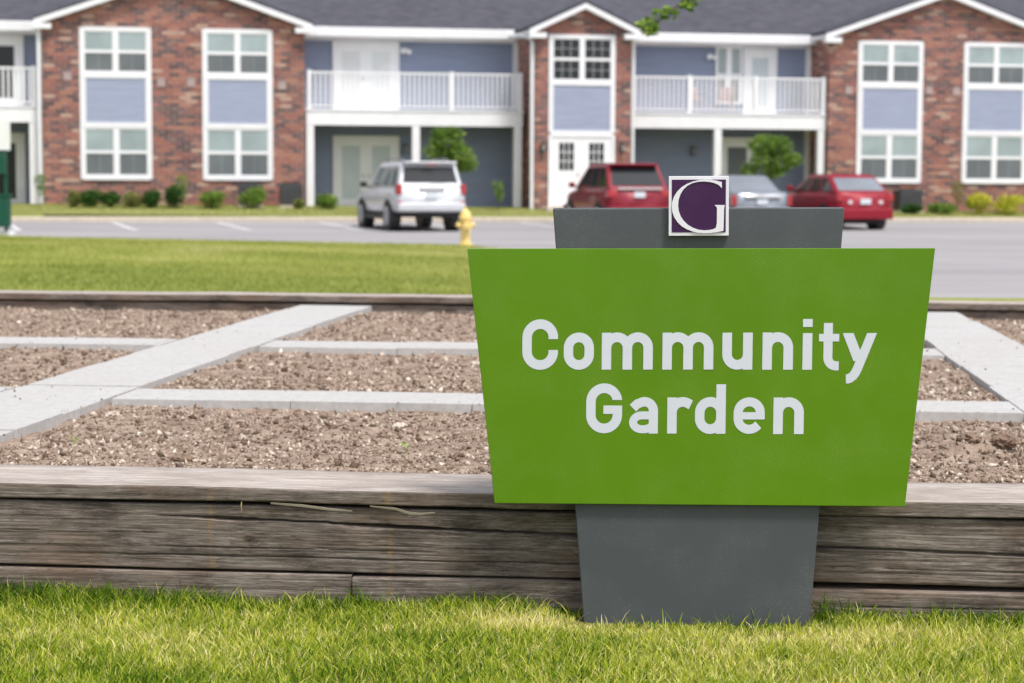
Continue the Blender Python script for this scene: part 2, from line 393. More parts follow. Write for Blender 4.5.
# foreground turf the blades grow from
def fg_h(x, y): return -.004 + .010 * fbm(x * 1.2, y * 1.2, 3) + .004 * fbm(x * 9, y * 9, 5) - .012
tag(grid_mesh('front_lawn_ground', np.linspace(-8, 8, 161), np.linspace(-6, 4.62 + .7, 115),
              lambda x, y: np.stack([x, y, fg_h(x, y) - .05 * np.clip((y - 4.62) * 6, 0, 8)], -1), M['thatch']), kind='structure')

def grass(name, X, Y, Z, hgt, wid, rnd, mat, lean=.5, seg=2):
    n = len(X); ang = rng.uniform(0, 2 * math.pi, n); la = rng.uniform(0, 2 * math.pi, n); lm = hgt * lean * rng.uniform(.1, 1, n) ** 1.0
    dx, dy = np.cos(ang) * wid / 2, np.sin(ang) * wid / 2
    lx, ly = np.cos(la) * lm, np.sin(la) * lm
    V = []
    for k in range(seg + 1):
        t = k / seg; wk = (1 - t) ** .7 if k < seg else 0
        cx = X + lx * t * t; cy = Y + ly * t * t; cz = Z + hgt * (t - .25 * lean * t * t)
        if k < seg:
            V.append(np.stack([cx - dx * wk, cy - dy * wk, cz], -1)); V.append(np.stack([cx + dx * wk, cy + dy * wk, cz], -1))
        else: V.append(np.stack([cx, cy, cz], -1))
    nv = len(V); V = np.stack(V, 1).reshape(-1, 3)
    base = (np.arange(n) * nv)[:, None]; tris = []
    for k in range(seg):
        a = 2 * k
        if k < seg - 1: tris += [[a, a + 1, a + 3], [a, a + 3, a + 2]]
        else: tris += [[a, a + 1, a + 2]]
    F = (base[:, None, :] + np.array(tris)[None]).reshape(-1, 3)
    me = np_mesh(name, V, F, 3, mat, {'rnd': np.repeat(rnd, nv)}); return link(name, me)

# foreground blades (dense in the strip the camera sees, looser around it)
def fg_blades():
    n = 215000
    X = np.concatenate([rng.uniform(-1.9, 1.9, n), rng.uniform(-4, 4, 26000)])
    Y = np.concatenate([rng.uniform(3.2, 4.75, n), rng.uniform(.8, 4.8, 26000)])
    b = (X - 0) * DG[0] + (Y - G0[1]) * DG[1]
    ok = (b < -.008) & ~((X > .145) & (X < .69) & (Y > 4.425) & (Y < 4.485))
    X, Y, b = X[ok], Y[ok], b[ok]
    cl = fbm(X * 7, Y * 7, 21, 3); tone = fbm(X * 2.2, Y * 2.6, 31, 3)
    h = .022 + .014 * cl + rng.uniform(0, .022, len(X)) + np.where(rng.random(len(X)) < .02, .018, 0)
    edge = np.clip(1 + b / .14, 0, 1)                       # taller where the mower cannot reach, by the timber
    h = h * (1 + edge * (.45 + .55 * np.clip(fbm(X * 3.2, Y * 0, 77, 2) + .1, 0, 1) + .45 * np.clip(-X - .3, 0, 1)))
    pd = np.clip(1 - np.maximum(np.abs(X - .41) - .27, 0) / .10, 0, 1) * np.clip(1 - (-b - .10) / .22, 0, 1)
    h = h * (1 - .62 * pd * np.where(rng.random(len(X)) < .045, -.3, 1))
    r_ = .46 + .30 * tone + .20 * cl * -1 + rng.normal(0, .24, len(X)) - .30 * edge
    straw = np.exp(-((X - .06) ** 2 / .05 + (b + .15) ** 2 / .012)) * .42 + np.exp(-((X - .75) ** 2 / .3 + (b + .2) ** 2 / .012)) * .22
    r_ = r_ + straw + np.where(rng.random(len(X)) < .09, .4, 0)
    tx = []; ty = []; th_ = []; tr_ = []
    for a_, hh, k in ((-.95, .06, 40), (-.36, .075, 34), (-.33, .06, 26), (.02, .06, 40), (.725, .085, 46), (.79, .07, 34), (.98, .075, 20), (1.22, .06, 26), (.31, .055, 12), (.52, .05, 12)):
        b_ = -.022 if not (.15 < a_ < .66) else -.16
        aa = a_ + rng.normal(0, .022, k); bb_ = b_ - np.abs(rng.normal(0, .012, k)); tx.append(G0[0] + EG[0] * aa + DG[0] * bb_); ty.append(G0[1] + EG[1] * aa + DG[1] * bb_)
        th_.append(hh * rng.uniform(.5, 1.25, k)); tr_.append(np.clip(rng.normal(.18, .12, k), 0, 1))
    X = np.concatenate([X] + tx); Y = np.concatenate([Y] + ty); h = np.concatenate([h] + th_); r_ = np.concatenate([r_] + tr_)
    o = grass('grass', X, Y, fg_h(X, Y) - .003, np.clip(h, .012, .11), rng.uniform(.0022, .0045, len(X)), np.clip(r_, 0, 1), M['blade'], .85, 3)
    tag(o, 'short sunlit yellow-green lawn grass in front of the grey timber wall and grey sign post', 'grass', kind='stuff')
fg_blades()

# ------------------------------------------------------------------ timber wall in front (one thing)
def board(name, a0, a1, b0, b1, z0, z1, mat, parent, seed, cracks=(), knots=(), face_res=(.006, .0022), rough=.0018, round_=.0035, topmat=None):
    """timber with a really carved front face: grain ridges, checks and worn edges. a along, b depth, z up, built in the parent's frame"""
    na = int((a1 - a0) / face_res[0]) + 2; nz = int((z1 - z0) / face_res[1]) + 2
    nt_ = max(4, int((b1 - b0) / .02))
    A = np.linspace(a0, a1, na)
    prof = [(b0, z) for z in np.linspace(z0, z1, nz)] + [(b, z1) for b in np.linspace(b0, b1, nt_ + 1)[1:]] + [(b1, z0)]
    pb = np.array([p[0] for p in prof]); pz = np.array([p[1] for p in prof]); m = len(prof)
    Ag, _ = np.meshgrid(A, pb); Bg = np.repeat(pb[:, None], na, 1); Zg = np.repeat(pz[:, None], na, 1)
    front = np.zeros(m, bool); front[:nz] = True
    wav = .0035 * fbm(A * 1.3, A * 0 + seed, seed, 2)
    Fz = Zg[front] + .006 * fbm(Ag[front] * 2.1, Zg[front] * 8, seed + 3, 2)
    g = fbm(Ag[front] * 1.6, Fz * 130, seed + 5, 3) * rough + fbm(Ag[front] * 5, Fz * 420, seed + 9, 2) * rough * .5
    dep = g + .002 * fbm(Ag[front] * 1.5, Zg[front] * 10, seed + 1, 2)
    for (ca0, ca1, zc, slope, width, depth) in cracks:
        t = (Ag[front] - ca0) / (ca1 - ca0); ins = np.clip(np.minimum(t, 1 - t) * 8, 0, 1)
        zc_ = zc + slope * (Ag[front] - ca0) + .0022 * fbm(Ag[front] * 9, Ag[front] * 0 + 2, seed + 40, 3)
        wv = width * (.35 + .65 * ins) * (1 + .4 * vnoise(Ag[front] * 14, Ag[front] * 0, seed + 8))
        dep = dep + depth * ins * np.clip(1 - np.abs(Zg[front] - zc_) / wv, 0, 1) ** .7
    for (ka, kz, kr, kd) in knots:
        rr = np.sqrt(((Ag[front] - ka) / 1.5) ** 2 + (Zg[front] - kz) ** 2)
        dep = dep + kd * np.clip(1 - rr / kr, 0, 1) + .0004 * np.sin(rr * 700) * np.exp(-(rr / (kr * 3)) ** 2)
    # worn arris
    e = np.minimum(Zg[front] - z0, z1 - Zg[front]); rr_ = round_ * (1 + .8 * fbm(Ag[front] * 6, Zg[front] * 3, seed + 30, 3))
    dep = dep + np.where(e < rr_, (rr_ - np.sqrt(np.clip(rr_ ** 2 - (rr_ - e) ** 2, 0, None))), 0)
    Bg[front] += dep
    tp = np.zeros(m, bool); tp[nz:nz + nt_] = True
    Zg[tp] += .0014 * fbm(Ag[tp] * 3, Bg[tp] * 60, seed + 60, 3)
    Zg += wav[None]
    P = np.stack([Ag, Bg, Zg], -1)
    idx = np.arange(m * na).reshape(m, na); idn = np.roll(idx, -1, 0)
    F = np.stack([idx[:, :-1], idx[:, 1:], idn[:, 1:], idn[:, :-1]], -1).reshape(-1, 4)
    me = np_mesh(name, P.reshape(-1, 3), F, 4, mat)
    # end caps
    for col_, rev in ((0, False), (na - 1, True)):
        pass
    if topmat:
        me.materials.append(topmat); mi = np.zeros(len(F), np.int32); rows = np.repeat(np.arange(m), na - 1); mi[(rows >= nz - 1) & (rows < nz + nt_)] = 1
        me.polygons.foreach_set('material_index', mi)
    o = link(name, me, parent)
    ec = MB()
    for aa, sgn in ((a0, -1), (a1, 1)):
        j = 0 if sgn < 0 else na - 1
        ring = [tuple(P[i, j]) for i in range(m)]
        if sgn > 0: ring = ring[::-1]
        ec.add(ring, [tuple(range(m))])
    # join the end caps into the same mesh
    bmv = [tuple(v) for v in P.reshape(-1, 3)]
    return o, ec

def timber(name, *a, **k):
    o, ec = board(name, *a, **k)
    import bmesh
    bm = bmesh.new(); bm.from_mesh(o.data)
    for fc in ec.f:
        vs = [bm.verts.new(ec.v[i]) for i in fc]; bm.faces.new(vs)
    bm.to_mesh(o.data); bm.free()
    return o
GW = empty('timber_garden_wall', (G0[0], G0[1], 0), -AG, 'low weathered grey timber retaining wall running behind the green sign at the lawn edge', 'retaining wall')
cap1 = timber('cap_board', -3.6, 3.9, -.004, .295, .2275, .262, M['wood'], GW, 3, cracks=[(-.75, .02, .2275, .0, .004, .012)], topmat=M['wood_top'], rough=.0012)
timber('timber', -3.6, 4.2, .006, .15, .067, .2205, M['wood'], GW, 11,
       cracks=[(-.86, .62, .1925, -.023, .0036, .032), (-.9, -.1, .118, .004, .0018, .006), (-.35, .15, .134, -.012, .0014, .005), (.55, 1.9, .150, -.014, .0028, .022), (-1.25, -.8, .15, .0, .0012, .004), (-1.0, .3, .098, .003, .0018, .009), (.7, 1.5, .10, .004, .0012, .004)],
       knots=[(-.62, .135, .012, .004), (-.075, .093, .006, .008), (-.09, .10, .030, .001), (-.64, .16, .02, .002), (.95, .12, .012, .003)])
timber('timber', -3.6, -.375, .002, .145, -.08, .0600, M['wood_low'], GW, 23)
timber('timber', -.371, 4.0, -.010, .135, -.08, .0580, M['wood_low'], GW, 29, cracks=[(.0, .5, .03, -.01, .001, .004), (.7, 1.4, .02, .0, .0015, .006)])
# loose splinters torn from the cap board edge
sm = plain('splinter_wood', (.42, .36, .28), .8)
for pts, lab in (([(-.565, -.004, .2290), (-.49, -.012, .2262), (-.42, -.016, .2195), (-.37, -.018, .2165)], 'long straight pale splinter hanging off the cap board edge'),
                 ([(-.33, -.004, .2265), (-.27, -.012, .2235), (-.235, -.018, .2145), (-.21, -.02, .2135), (-.175, -.022, .2175)], 'curled pale splinter hanging off the cap board nearest the sign')):
    s_ = MB()
    k = len(pts); vs = []
    for i, p in enumerate(pts):
        ww = .0024 * math.sin(math.pi * (i + .6) / (k + .1)) + .0006
        vs += [(p[0], p[1], p[2] - ww), (p[0], p[1] - .0015, p[2] + ww), (p[0], p[1] + .0015, p[2] + ww)]
    fs = []
    for i in range(k - 1):
        for j in range(3):
            a_ = 3 * i + j; b_ = 3 * i + (j + 1) % 3; fs.append((a_, b_, b_ + 3, a_ + 3))
    fs += [(2, 1, 0), (3 * k - 3, 3 * k - 2, 3 * k - 1)]
    o = s_.add(vs, fs).build('splinter', sm, GW); o['label'] = lab
    if 'long' in lab: pass
MB().tube([(-.633, -.008, .232), (-.634, -.010, .222), (-.633, -.008, .208)], [.0010, .0013, .0007], 5).build('splinter', plain('straw_stem', (.5, .36, .16), .8), GW)

# ------------------------------------------------------------------ garden bed: soil, chips, slab paths, back timber
def soil_z(a, b):
    z = .216 + .012 * fbm(a * 1.1, b * 1.1, 51, 3) + .013 * fbm(a * 6, b * 6, 52, 4) + .008 * fbm(a * 34, b * 34, 53, 2)
    z = z - .02 * np.clip((b - 5.8) / 1., 0, 1)
    z = z + .045 * np.exp(-((a - 1.22) ** 2 + (b - 1.10) ** 2) / .022) * (1 + .5 * fbm(a * 22, b * 22, 77, 3)) + .03 * np.exp(-((a - .2) ** 2 + (b - 1.2) ** 2) / .3) * 0
    return z
def soil_sheet():
    A = np.linspace(-4.6, 4.6, 560); B = np.concatenate([np.linspace(.10, 3, 240), np.linspace(3.02, 6.9, 150)])
    def fn(a, b):
        z = soil_z(a, b); X = G0[0] + EG[0] * a + DG[0] * b; Y = G0[1] + EG[1] * a + DG[1] * b; return np.stack([X, Y, z], -1)
    o = grid_mesh('garden_soil', A, B, fn, M['soil']); tag(o, 'bare brown crumbly garden bed soil between the pale slab paths', 'soil', kind='stuff')
soil_sheet()
PATHS = [(-1.950, -1.535, .30, 6.84), (1.49, 1.895, .30, 6.84)]
CROSS = [(1.955, 2.275), (4.02, 4.35)]
def on_path(a, b):
    m = np.zeros(len(a), bool)
    for p in PATHS: m |= (a > p[0] - .01) & (a < p[1] + .01)
    for c in CROSS: m |= (b > c[0] - .01) & (b < c[1] + .01)
    return m
def chips():
    na, nb_ = 70000, 42000
    a = np.concatenate([rng.uniform(-2.6, 2.4, na), rng.uniform(-3.6, 3.4, nb_)]); b = np.concatenate([.30 + 2.0 * rng.random(na) ** 1.2 * 1.3, rng.uniform(2.2, 6.75, nb_)])
    s = np.concatenate([rng.gamma(1.5, .0021, na) + .0010, rng.gamma(1.5, .0030, nb_) + .002])
    edge_ = np.minimum.reduce([np.abs(a - (PATHS[0][0] + .024 * (b - 2.6))), np.abs(a - (PATHS[0][1] + .024 * (b - 2.6))), np.abs(a - PATHS[1][0]), np.abs(a - PATHS[1][1]), np.abs(b - CROSS[0][0]), np.abs(b - CROSS[0][1]), np.abs(b - CROSS[1][0]), np.abs(b - CROSS[1][1])])
    onp = on_path(a, b); spill = onp & (rng.random(len(a)) < .10 * np.exp(-edge_ / .035) + .002)
    ok = (~onp | spill) & (b > .3); a, b, s, onp = a[ok], b[ok], np.clip(s[ok], 0, .016), onp[ok]; s = np.where(onp, s * .5, s); n = len(a)
    X = G0[0] + EG[0] * a + DG[0] * b; Y = G0[1] + EG[1] * a + DG[1] * b; Z = np.where(onp, .242 + s * .2, soil_z(a, b) + s * .25)
    base = np.array([[1, 0, 0], [-1, 0, 0], [0, 1, 0], [0, -1, 0], [0, 0, 1], [0, 0, -1]], float)
    Q = rng.normal(size=(n, 3, 3)); Q, _ = np.linalg.qr(Q)
    sc = s[:, None] * np.stack([rng.uniform(.8, 1.6, n), rng.uniform(.5, 1, n), rng.uniform(.25, .7, n)], -1)
    V = base[None] * sc[:, None, :] * rng.uniform(.7, 1.3, (n, 6, 1)); V = np.einsum('nij,nkj->nki', Q, V)
    V = V + np.stack([X, Y, Z], -1)[:, None]
    tr = np.array([[0, 2, 4], [2, 1, 4], [1, 3, 4], [3, 0, 4], [2, 0, 5], [1, 2, 5], [3, 1, 5], [0, 3, 5]])
    F = ((np.arange(n) * 6)[:, None, None] + tr[None]).reshape(-1, 3)
    r_ = np.clip(rng.beta(1.6, 2.0, n) + .08 * fbm(a * 2, b * 2, 8, 2), 0, 1)
    o = link('soil_crumbs', np_mesh('soil_crumbs', V.reshape(-1, 3), F, 3, M['chip'], {'rnd': np.repeat(r_, 6)}))
    tag(o, 'loose crumbs, wood chips and gravel scattered over the garden bed', 'soil crumbs', kind='stuff')
chips()
def lump(name, a, b, r_, mat, label, cat, group=None, sq=.6, seed=0):
    m = MB(); n = 26; vs = []; fs = []; sq *= .9
    for i in range(15):
        ph = math.pi * i / 14
        for k in range(n):
            th = 2 * math.pi * k / n
            d = r_ * (1 + .55 * float(fbm(np.array([3 * math.cos(th) * math.sin(ph) + seed]), np.array([3 * math.sin(th) * math.sin(ph) + 2 * math.cos(ph)]), seed, 5)[0]))
            vs.append((d * math.sin(ph) * math.cos(th) * 1.2, d * math.sin(ph) * math.sin(th), d * math.cos(ph) * sq))
    for i in range(14):
        for k in range(n):
            p = i * n + k; q = i * n + (k + 1) % n; fs.append((p, p + n, q + n, q))
    X, Y = gw(a, b); z = float(soil_z(np.array([a]), np.array([b]))[0])
    o = m.add(vs, fs).build(name, mat, smooth=False, loc=(X, Y, z + r_ * sq * .45), rz=seed); return tag(o, label, cat, group)
def g_at(x, y, z=.23):  # measured offline: where a photo point lies on the soil plane, in garden coordinates
    d = fw + rt * (x - 512) / f - up * (y - 341.5) / f; t = (z - 1) / d[2]; P = np.array([0, 0, 1.]) + t * d; q = P[:2] - G0
    return float(q @ EG), float(q @ DG)
for i, (a_, b_, r_, mt, lab, cat, nm) in enumerate([
        (-.485, 1.50, .022, 'stone', 'pale rounded stone lying on the near bed just below the slab divider', 'stone', 'stone'),
        (-.83, 1.52, .020, 'clod', 'dark soil clod near the slab divider left of the pale stone', 'clod', 'clod'),
        (-.98, .78, .024, 'clod', 'dark soil clod in the near bed towards the timber wall', 'clod', 'clod'),
        (-.88, .85, .018, 'clod', 'small dark clod beside the larger one in the near bed', 'clod', 'clod'),
        (1.28, 1.05, .034, 'clod', 'large brown clod topping the mound right of the sign', 'clod', 'clod'),
        (1.19, 1.08, .030, 'clod', 'brown clod on the mound right of the sign, nearer the sign', 'clod', 'clod'),
        (-1.45, 1.72, .018, 'stone', 'pale stone at the corner where the left path meets the near divider', 'stone', 'stone'),
        (-.47, 3.55, .028, 'stone', 'pale stone in the middle bed left of the sign', 'stone', 'stone'),
        (-.95, 2.72, .022, 'clod', 'dark clod in the middle bed', 'clod', 'clod')]):
    lump(nm, a_, b_, r_, M[mt], lab, cat, seed=i + 1)
def seedling(a, b, h, lab):
    X, Y = gw(a, b); z = float(soil_z(np.array([a]), np.array([b]))[0]); e_ = empty('seedling', (X, Y, z), 0, lab, 'seedling')
    MB().tube([(0, 0, -.005), (.002, 0, h * .5), (0, .001, h * .8)], [.0015, .0013, .001], 5).build('stem', M['seed'], e_)
    for k in range(4):
        th = k * 1.57 + a; c, s = math.cos(th), math.sin(th); l_ = h * .6; z0 = h * (.45 + .12 * k)
        MB().add([(0, 0, z0), (c * l_ * .5 - s * l_ * .2, s * l_ * .5 + c * l_ * .2, z0 + l_ * .4), (c * l_, s * l_, z0 + l_ * .45), (c * l_ * .5 + s * l_ * .2, s * l_ * .5 - c * l_ * .2, z0 + l_ * .4)], [(0, 1, 2, 3)]).build('leaf', M['seed'], e_)
M['seed'] = plain('seedling_green', (.25, .42, .05), .6)
seedling(*g_at(405, 449), .035, 'tiny bright green seedling in the near bed closer to the sign')
seedling(*g_at(74, 443), .026, 'tiny bright green seedling in the near bed at the far left')

def slabs(name, a0, a1, b0, b1, along, step, lab, zt=.241, seed=1, skew=0):
    """row of concrete slabs with open joints, slightly uneven"""
    m = MB(); rr = random.Random(seed); p = (b0 if along == 'b' else a0); end = (b1 if along == 'b' else a1)
    while p < end - .02:
        q = min(p + step, end); j = .0009; dz = rr.uniform(-.002, .002); sh = rr.uniform(-.006, .006)
        if along == 'b': A0, A1, Bb0, Bb1 = a0 + sh, a1 + sh, p + j, q - j
        else: A0, A1, Bb0, Bb1 = p + j, q - j, b0 + sh * .6, b1 + sh * .6
        for (zz0, zz1, ins) in ((zt - .044 + dz, zt + dz, 0),):
            tl = rr.uniform(-.002, .002); k0, k1 = skew * (Bb0 - 2.6), skew * (Bb1 - 2.6)
            vs = [(A0 + k0, Bb0, zz0), (A1 + k0, Bb0, zz0), (A0 + k1, Bb1, zz0), (A1 + k1, Bb1, zz0), (A0 + k0, Bb0, zz1), (A1 + k0, Bb0, zz1 + tl), (A0 + k1, Bb1, zz1), (A1 + k1, Bb1, zz1 + tl)]
            m.add(vs, [(0, 2, 3, 1), (4, 5, 7, 6), (0, 1, 5, 4), (2, 6, 7, 3), (0, 4, 6, 2), (1, 3, 7, 5)])
        p = q
    o = m.build(name, M['slab'], bevel=.0016, loc=(G0[0], G0[1], 0), rz=-AG); return tag(o, lab, 'path', kind='structure')
slabs('path', *PATHS[0], 'b', .41, 'left slab path running back across the garden', seed=4, skew=.024)
slabs('path', *PATHS[1], 'b', .41, 'right slab path running back across the garden', seed=5)
for k, (b0, b1) in enumerate(CROSS):
    for a0, a1 in ((-4.4, -1.960 + .024 * (b0 - 2.6)), (-1.522 + .024 * (b1 - 2.6), 1.483), (1.902, 4.4)):
        slabs('path', a0, a1, b0, b1, 'a', .61, 'single row of slabs dividing the beds', seed=k * 7 + int(a1 * 3) + 30)
BW = empty('back_timber_edging', (G0[0] + DG[0] * 6.78, G0[1] + DG[1] * 6.78, 0), -AG, 'long weathered timber edging between the far end of the garden beds and the lawn', 'retaining wall')
timber('cap_board', -9, 1.2, .0, .26, .255, .293, M['wood'], BW, 43, face_res=(.03, .006), topmat=M['wood_top'])
timber('cap_board', 1.205, 9, .0, .26, .253, .291, M['wood'], BW, 44, face_res=(.03, .006), topmat=M['wood_top'])
timber('timber', -9, 9, .02, .2, .10, .245, M['wood_low'], BW, 47, face_res=(.03, .006))
for sgn, lab in ((-1, 'left'), (1, 'right')):      # side walls of the bed, outside the photograph
    o = MB().box(-.1, .1, .3, 6.76, -.2, .24).build('side_timber', M['wood'], GW); o.location = (sgn * (4.7), 0, 0)

# ------------------------------------------------------------------ back lawn, parking lot, kerb, strip
BND = [(-90, 55), (-30, 48.5), (-11.7, 45.4), (-.86, 40.3), (2.3, 33), (3.6, 24), (3.75, 18), (4.6, 14.5), (9, 11.6), (40, 4)]
def lawn_d(X, Y):  # distance to the kerb line of the lawn, positive on the grass
    d = np.full(X.shape, 1e9); side = np.full(X.shape, -1.0)
    for (x0, y0), (x1, y1) in zip(BND[:-1], BND[1:]):
        vx, vy = x1 - x0, y1 - y0; t = np.clip(((X - x0) * vx + (Y - y0) * vy) / (vx * vx + vy * vy), 0, 1)
        dx, dy = X - (x0 + t * vx), Y - (y0 + t * vy); dd = np.hypot(dx, dy); cr = vx * (Y - y0) - vy * (X - x0)
        upd = dd < d; side = np.where(upd, np.where(cr < 0, 1, -1), side); d = np.where(upd, dd, d)
    return d * side
def lawn_z(X, Y):
    d = lawn_d(X, Y); zz = -.45 + .69 * (np.clip(d, 0, 40) / 31) ** .93
    zz = np.where(d < 0, -.45 + d * .9, zz)
    bb = (X - G0[0]) * DG[0] + (Y - G0[1]) * DG[1] - 7.0
    zz = np.minimum(zz, .235)
    zz = np.where((bb < 1.5) & (d > 0), zz + (np.maximum(zz, .19) - zz) * np.clip(1 - bb / 1.5, 0, 1), zz)
    zz = zz + (np.maximum(zz, .225) - zz) * np.clip(d / .8, 0, 1) * np.clip(1.5 - bb / 3, 0, 1) * np.clip((X - 1.5), 0, 1) * np.clip((4.1 - X) / .7, 0, 1)
    return zz + .012 * fbm(X * .7, Y * .7, 91, 3)
def lawn_fn(x, y):
    yy = np.where(y < 0, y, y); b = 6.99 + y; X = x; Y = G0[1] + b - X * math.tan(AG); return np.stack([X, Y, lawn_z(X, Y)], -1)
ys = np.concatenate([np.linspace(0, 10, 60), np.linspace(10.3, 44, 90)])
tag(grid_mesh('lawn', np.concatenate([np.linspace(-60, -16, 20), np.linspace(-15.8, 9, 150), np.linspace(9.3, 34, 14)]), ys, lawn_fn, M['lawn']), kind='structure')
def far_blades():
    n = 150000; a = rng.random(n)
    Y = 12.0 + 30 * a ** 1.5; X = rng.uniform(-.31, .14, n) * Y + rng.uniform(-.5, .5, n); Y = np.maximum(Y, G0[1] + 7.02 - X * math.tan(AG) + .0)
    d = lawn_d(X, Y); ok = (d > .05); X, Y = X[ok], Y[ok]
    tone = .6 * fbm(X * .6, Y * .35, 14, 4) + .5 * np.clip((Y - 26) / 14, -.3, .6); fine = fbm(X * 3, Y * 3, 19, 2)
    sc = 1 + (Y - 12) * .035
    o = grass('lawn_grass', X, Y, lawn_z(X, Y) - .005, (.028 + rng.uniform(0, .03, len(X))) * sc ** .3, .006 * sc, np.clip(.47 + .85 * tone + .12 * fine + rng.normal(0, .13, len(X)), 0, 1), M['blade_far'], .8, 2)
    tag(o, 'mown green grass on the gentle rise behind the garden beds', 'grass', kind='stuff')
far_blades()

def sheet(name, pts, mat): ...
us = np.linspace(-75, 75, 31); offs = np.concatenate([np.linspace(4.15, 9.5, 12), np.linspace(11, 56, 16)])
def lot_fn(u, off):
    X = B0[0] + EB[0] * u + NB[0] * off; Y = B0[1] + EB[1] * u + NB[1] * off; return np.stack([X, Y, lot_z_off(off) + 0 * u], -1)
tag(grid_mesh('parking_lot', us, offs[::-1], lot_fn, M['asphalt']), kind='structure')
def stripes():
    for k in range(-8, 7):
        u0 = -12.35 + (k + 1) * 2.93
        offs_ = np.linspace(4.7, 9.9, 10); m = MB(); sl_ = .13
        vs = []; fs = []
        for o_ in offs_:
            uu = u0 + (o_ - 4.7) * sl_
            for du in (-.06, .06):
                X, Y = bw(uu + du, o_); vs.append((X, Y, float(lot_z_off(o_)) + .005))
        for i in range(len(offs_) - 1): fs.append((2 * i, 2 * i + 2, 2 * i + 3, 2 * i + 1))
        tag(m.add(vs, fs).build('parking_line', M['roadpaint']), kind='structure')
stripes()
# kerb: a real step
m = MB(); vs = []; fs = []
prof = [(4.22, -.50), (4.22, -.305), (4.19, -.28), (4.02, -.275), (4.02, -.6)]
for u in np.linspace(-75, 75, 51):
    for off, z in prof: X, Y = bw(u, off); vs.append((X, Y, z))
for i in range(50):
    for j in range(4): a_ = i * 5 + j; fs.append((a_, a_ + 1, a_ + 6, a_ + 5))
tag(m.add(vs, fs).build('kerb', M['concrete']), kind='structure')
def strip_z(u, off): return -.295 + .22 * np.clip((4.02 - off) / 3.2, 0, 1) - .006 * np.clip(u + 0, -14, 18) + .012 * fbm(u * .8, off * .8, 5, 2) * np.clip((4.02 - off), 0, 1)
def strip_fn(u, off):
    X = B0[0] + EB[0] * u + NB[0] * off; Y = B0[1] + EB[1] * u + NB[1] * off; return np.stack([X, Y, strip_z(u, off)], -1)
tag(grid_mesh('grass_strip', np.linspace(-75, 75, 151), np.linspace(4.05, -2.1, 30), strip_fn, M['strip_lawn']), kind='structure')
def strip_blades():
    n = 60000; u = rng.uniform(-17, 19, n); off = rng.uniform(.2, 3.98, n); P = strip_fn(u, off)
    o = grass('strip_grass', P[:, 0], P[:, 1], P[:, 2] - .01, rng.uniform(.03, .08, n), rng.uniform(.012, .025, n), np.clip(.62 + .3 * fbm(u * .4, off, 6, 3) + rng.normal(0, .15, n), 0, 1), M['blade_far'], .8, 2)
    tag(o, 'thin strip of yellowish grass between the kerb and the brick building', 'grass', kind='stuff')
strip_blades()

# ------------------------------------------------------------------ the sign
SY = R(4); SR = .0087
S = empty('community_garden_sign', (.411 + .011 * math.cos(SY), 4.42, 0), 0, 'green trapezoid sign reading Community Garden on a grey tapered post in the front lawn', 'sign')
S.rotation_euler = (0, -SR, -SY)
# post: hollow-looking tapered slab, 55 mm thick, behind the panel
def slabshape(name, pts, y0, y1, mat, bev, par=S): return MB().prism(pts, y0, y1).build(name, mat, par, bevel=bev)
c0 = -.003
post = slabshape('post', [(c0 - .2500, -.08), (c0 + .2500, -.08), (c0 + .3232, .9270), (c0 - .3232, .9270)], .016, .066, M['post_grey'], .003)
pan = slabshape('panel', [(-.4585, .2624), (.4585, .2624), (.5172, .8375), (-.5172, .8375)], 0, .013, M['sign_green'], .0012)
def stroke(mb, pts, width, zbase, layer, y_front):
    pts = [np.array(p, float) for p in pts]; pts = [p for i, p in enumerate(pts) if i == 0 or np.linalg.norm(p - pts[i - 1]) > .4]; n = len(pts); L_, R_ = [], []
    for i, p in enumerate(pts):
        t0 = pts[i] - pts[i - 1] if i > 0 else pts[1] - pts[0]; t1 = pts[i + 1] - pts[i] if i < n - 1 else t0
        t0 = t0 / (np.linalg.norm(t0) + 1e-9); t1 = t1 / (np.linalg.norm(t1) + 1e-9); nrm = np.array([-(t0[1] + t1[1]), t0[0] + t1[0]]); nrm /= np.linalg.norm(nrm)
        k = 1 / max(.6, float(nrm @ np.array([-t0[1], t0[0]])))
        L_.append(p + nrm * width / 2 * k); R_.append(p - nrm * width / 2 * k)
    if layer == 'h':      # ends cut level
        for e, q in ((0, 1), (n - 1, n - 2)):
            for S_ in (L_, R_):
                d = pts[e] - pts[q]
                if abs(d[1]) > abs(d[0]) * .7: S_[e] = S_[e] + d * ((pts[e][1] - S_[e][1]) / d[1])
    if np.linalg.norm(pts[0] - pts[-1]) < .5:
        for S_ in (L_, R_): S_[0] = S_[-1] = (S_[0] + S_[-1]) / 2
    return L_, R_
def arc(cx, cy, rx, ry, a0, a1, n=14):
    return [(cx + rx * math.cos(R(a0 + (a1 - a0) * i / n)), cy + ry * math.sin(R(a0 + (a1 - a0) * i / n))) for i in range(n + 1)]
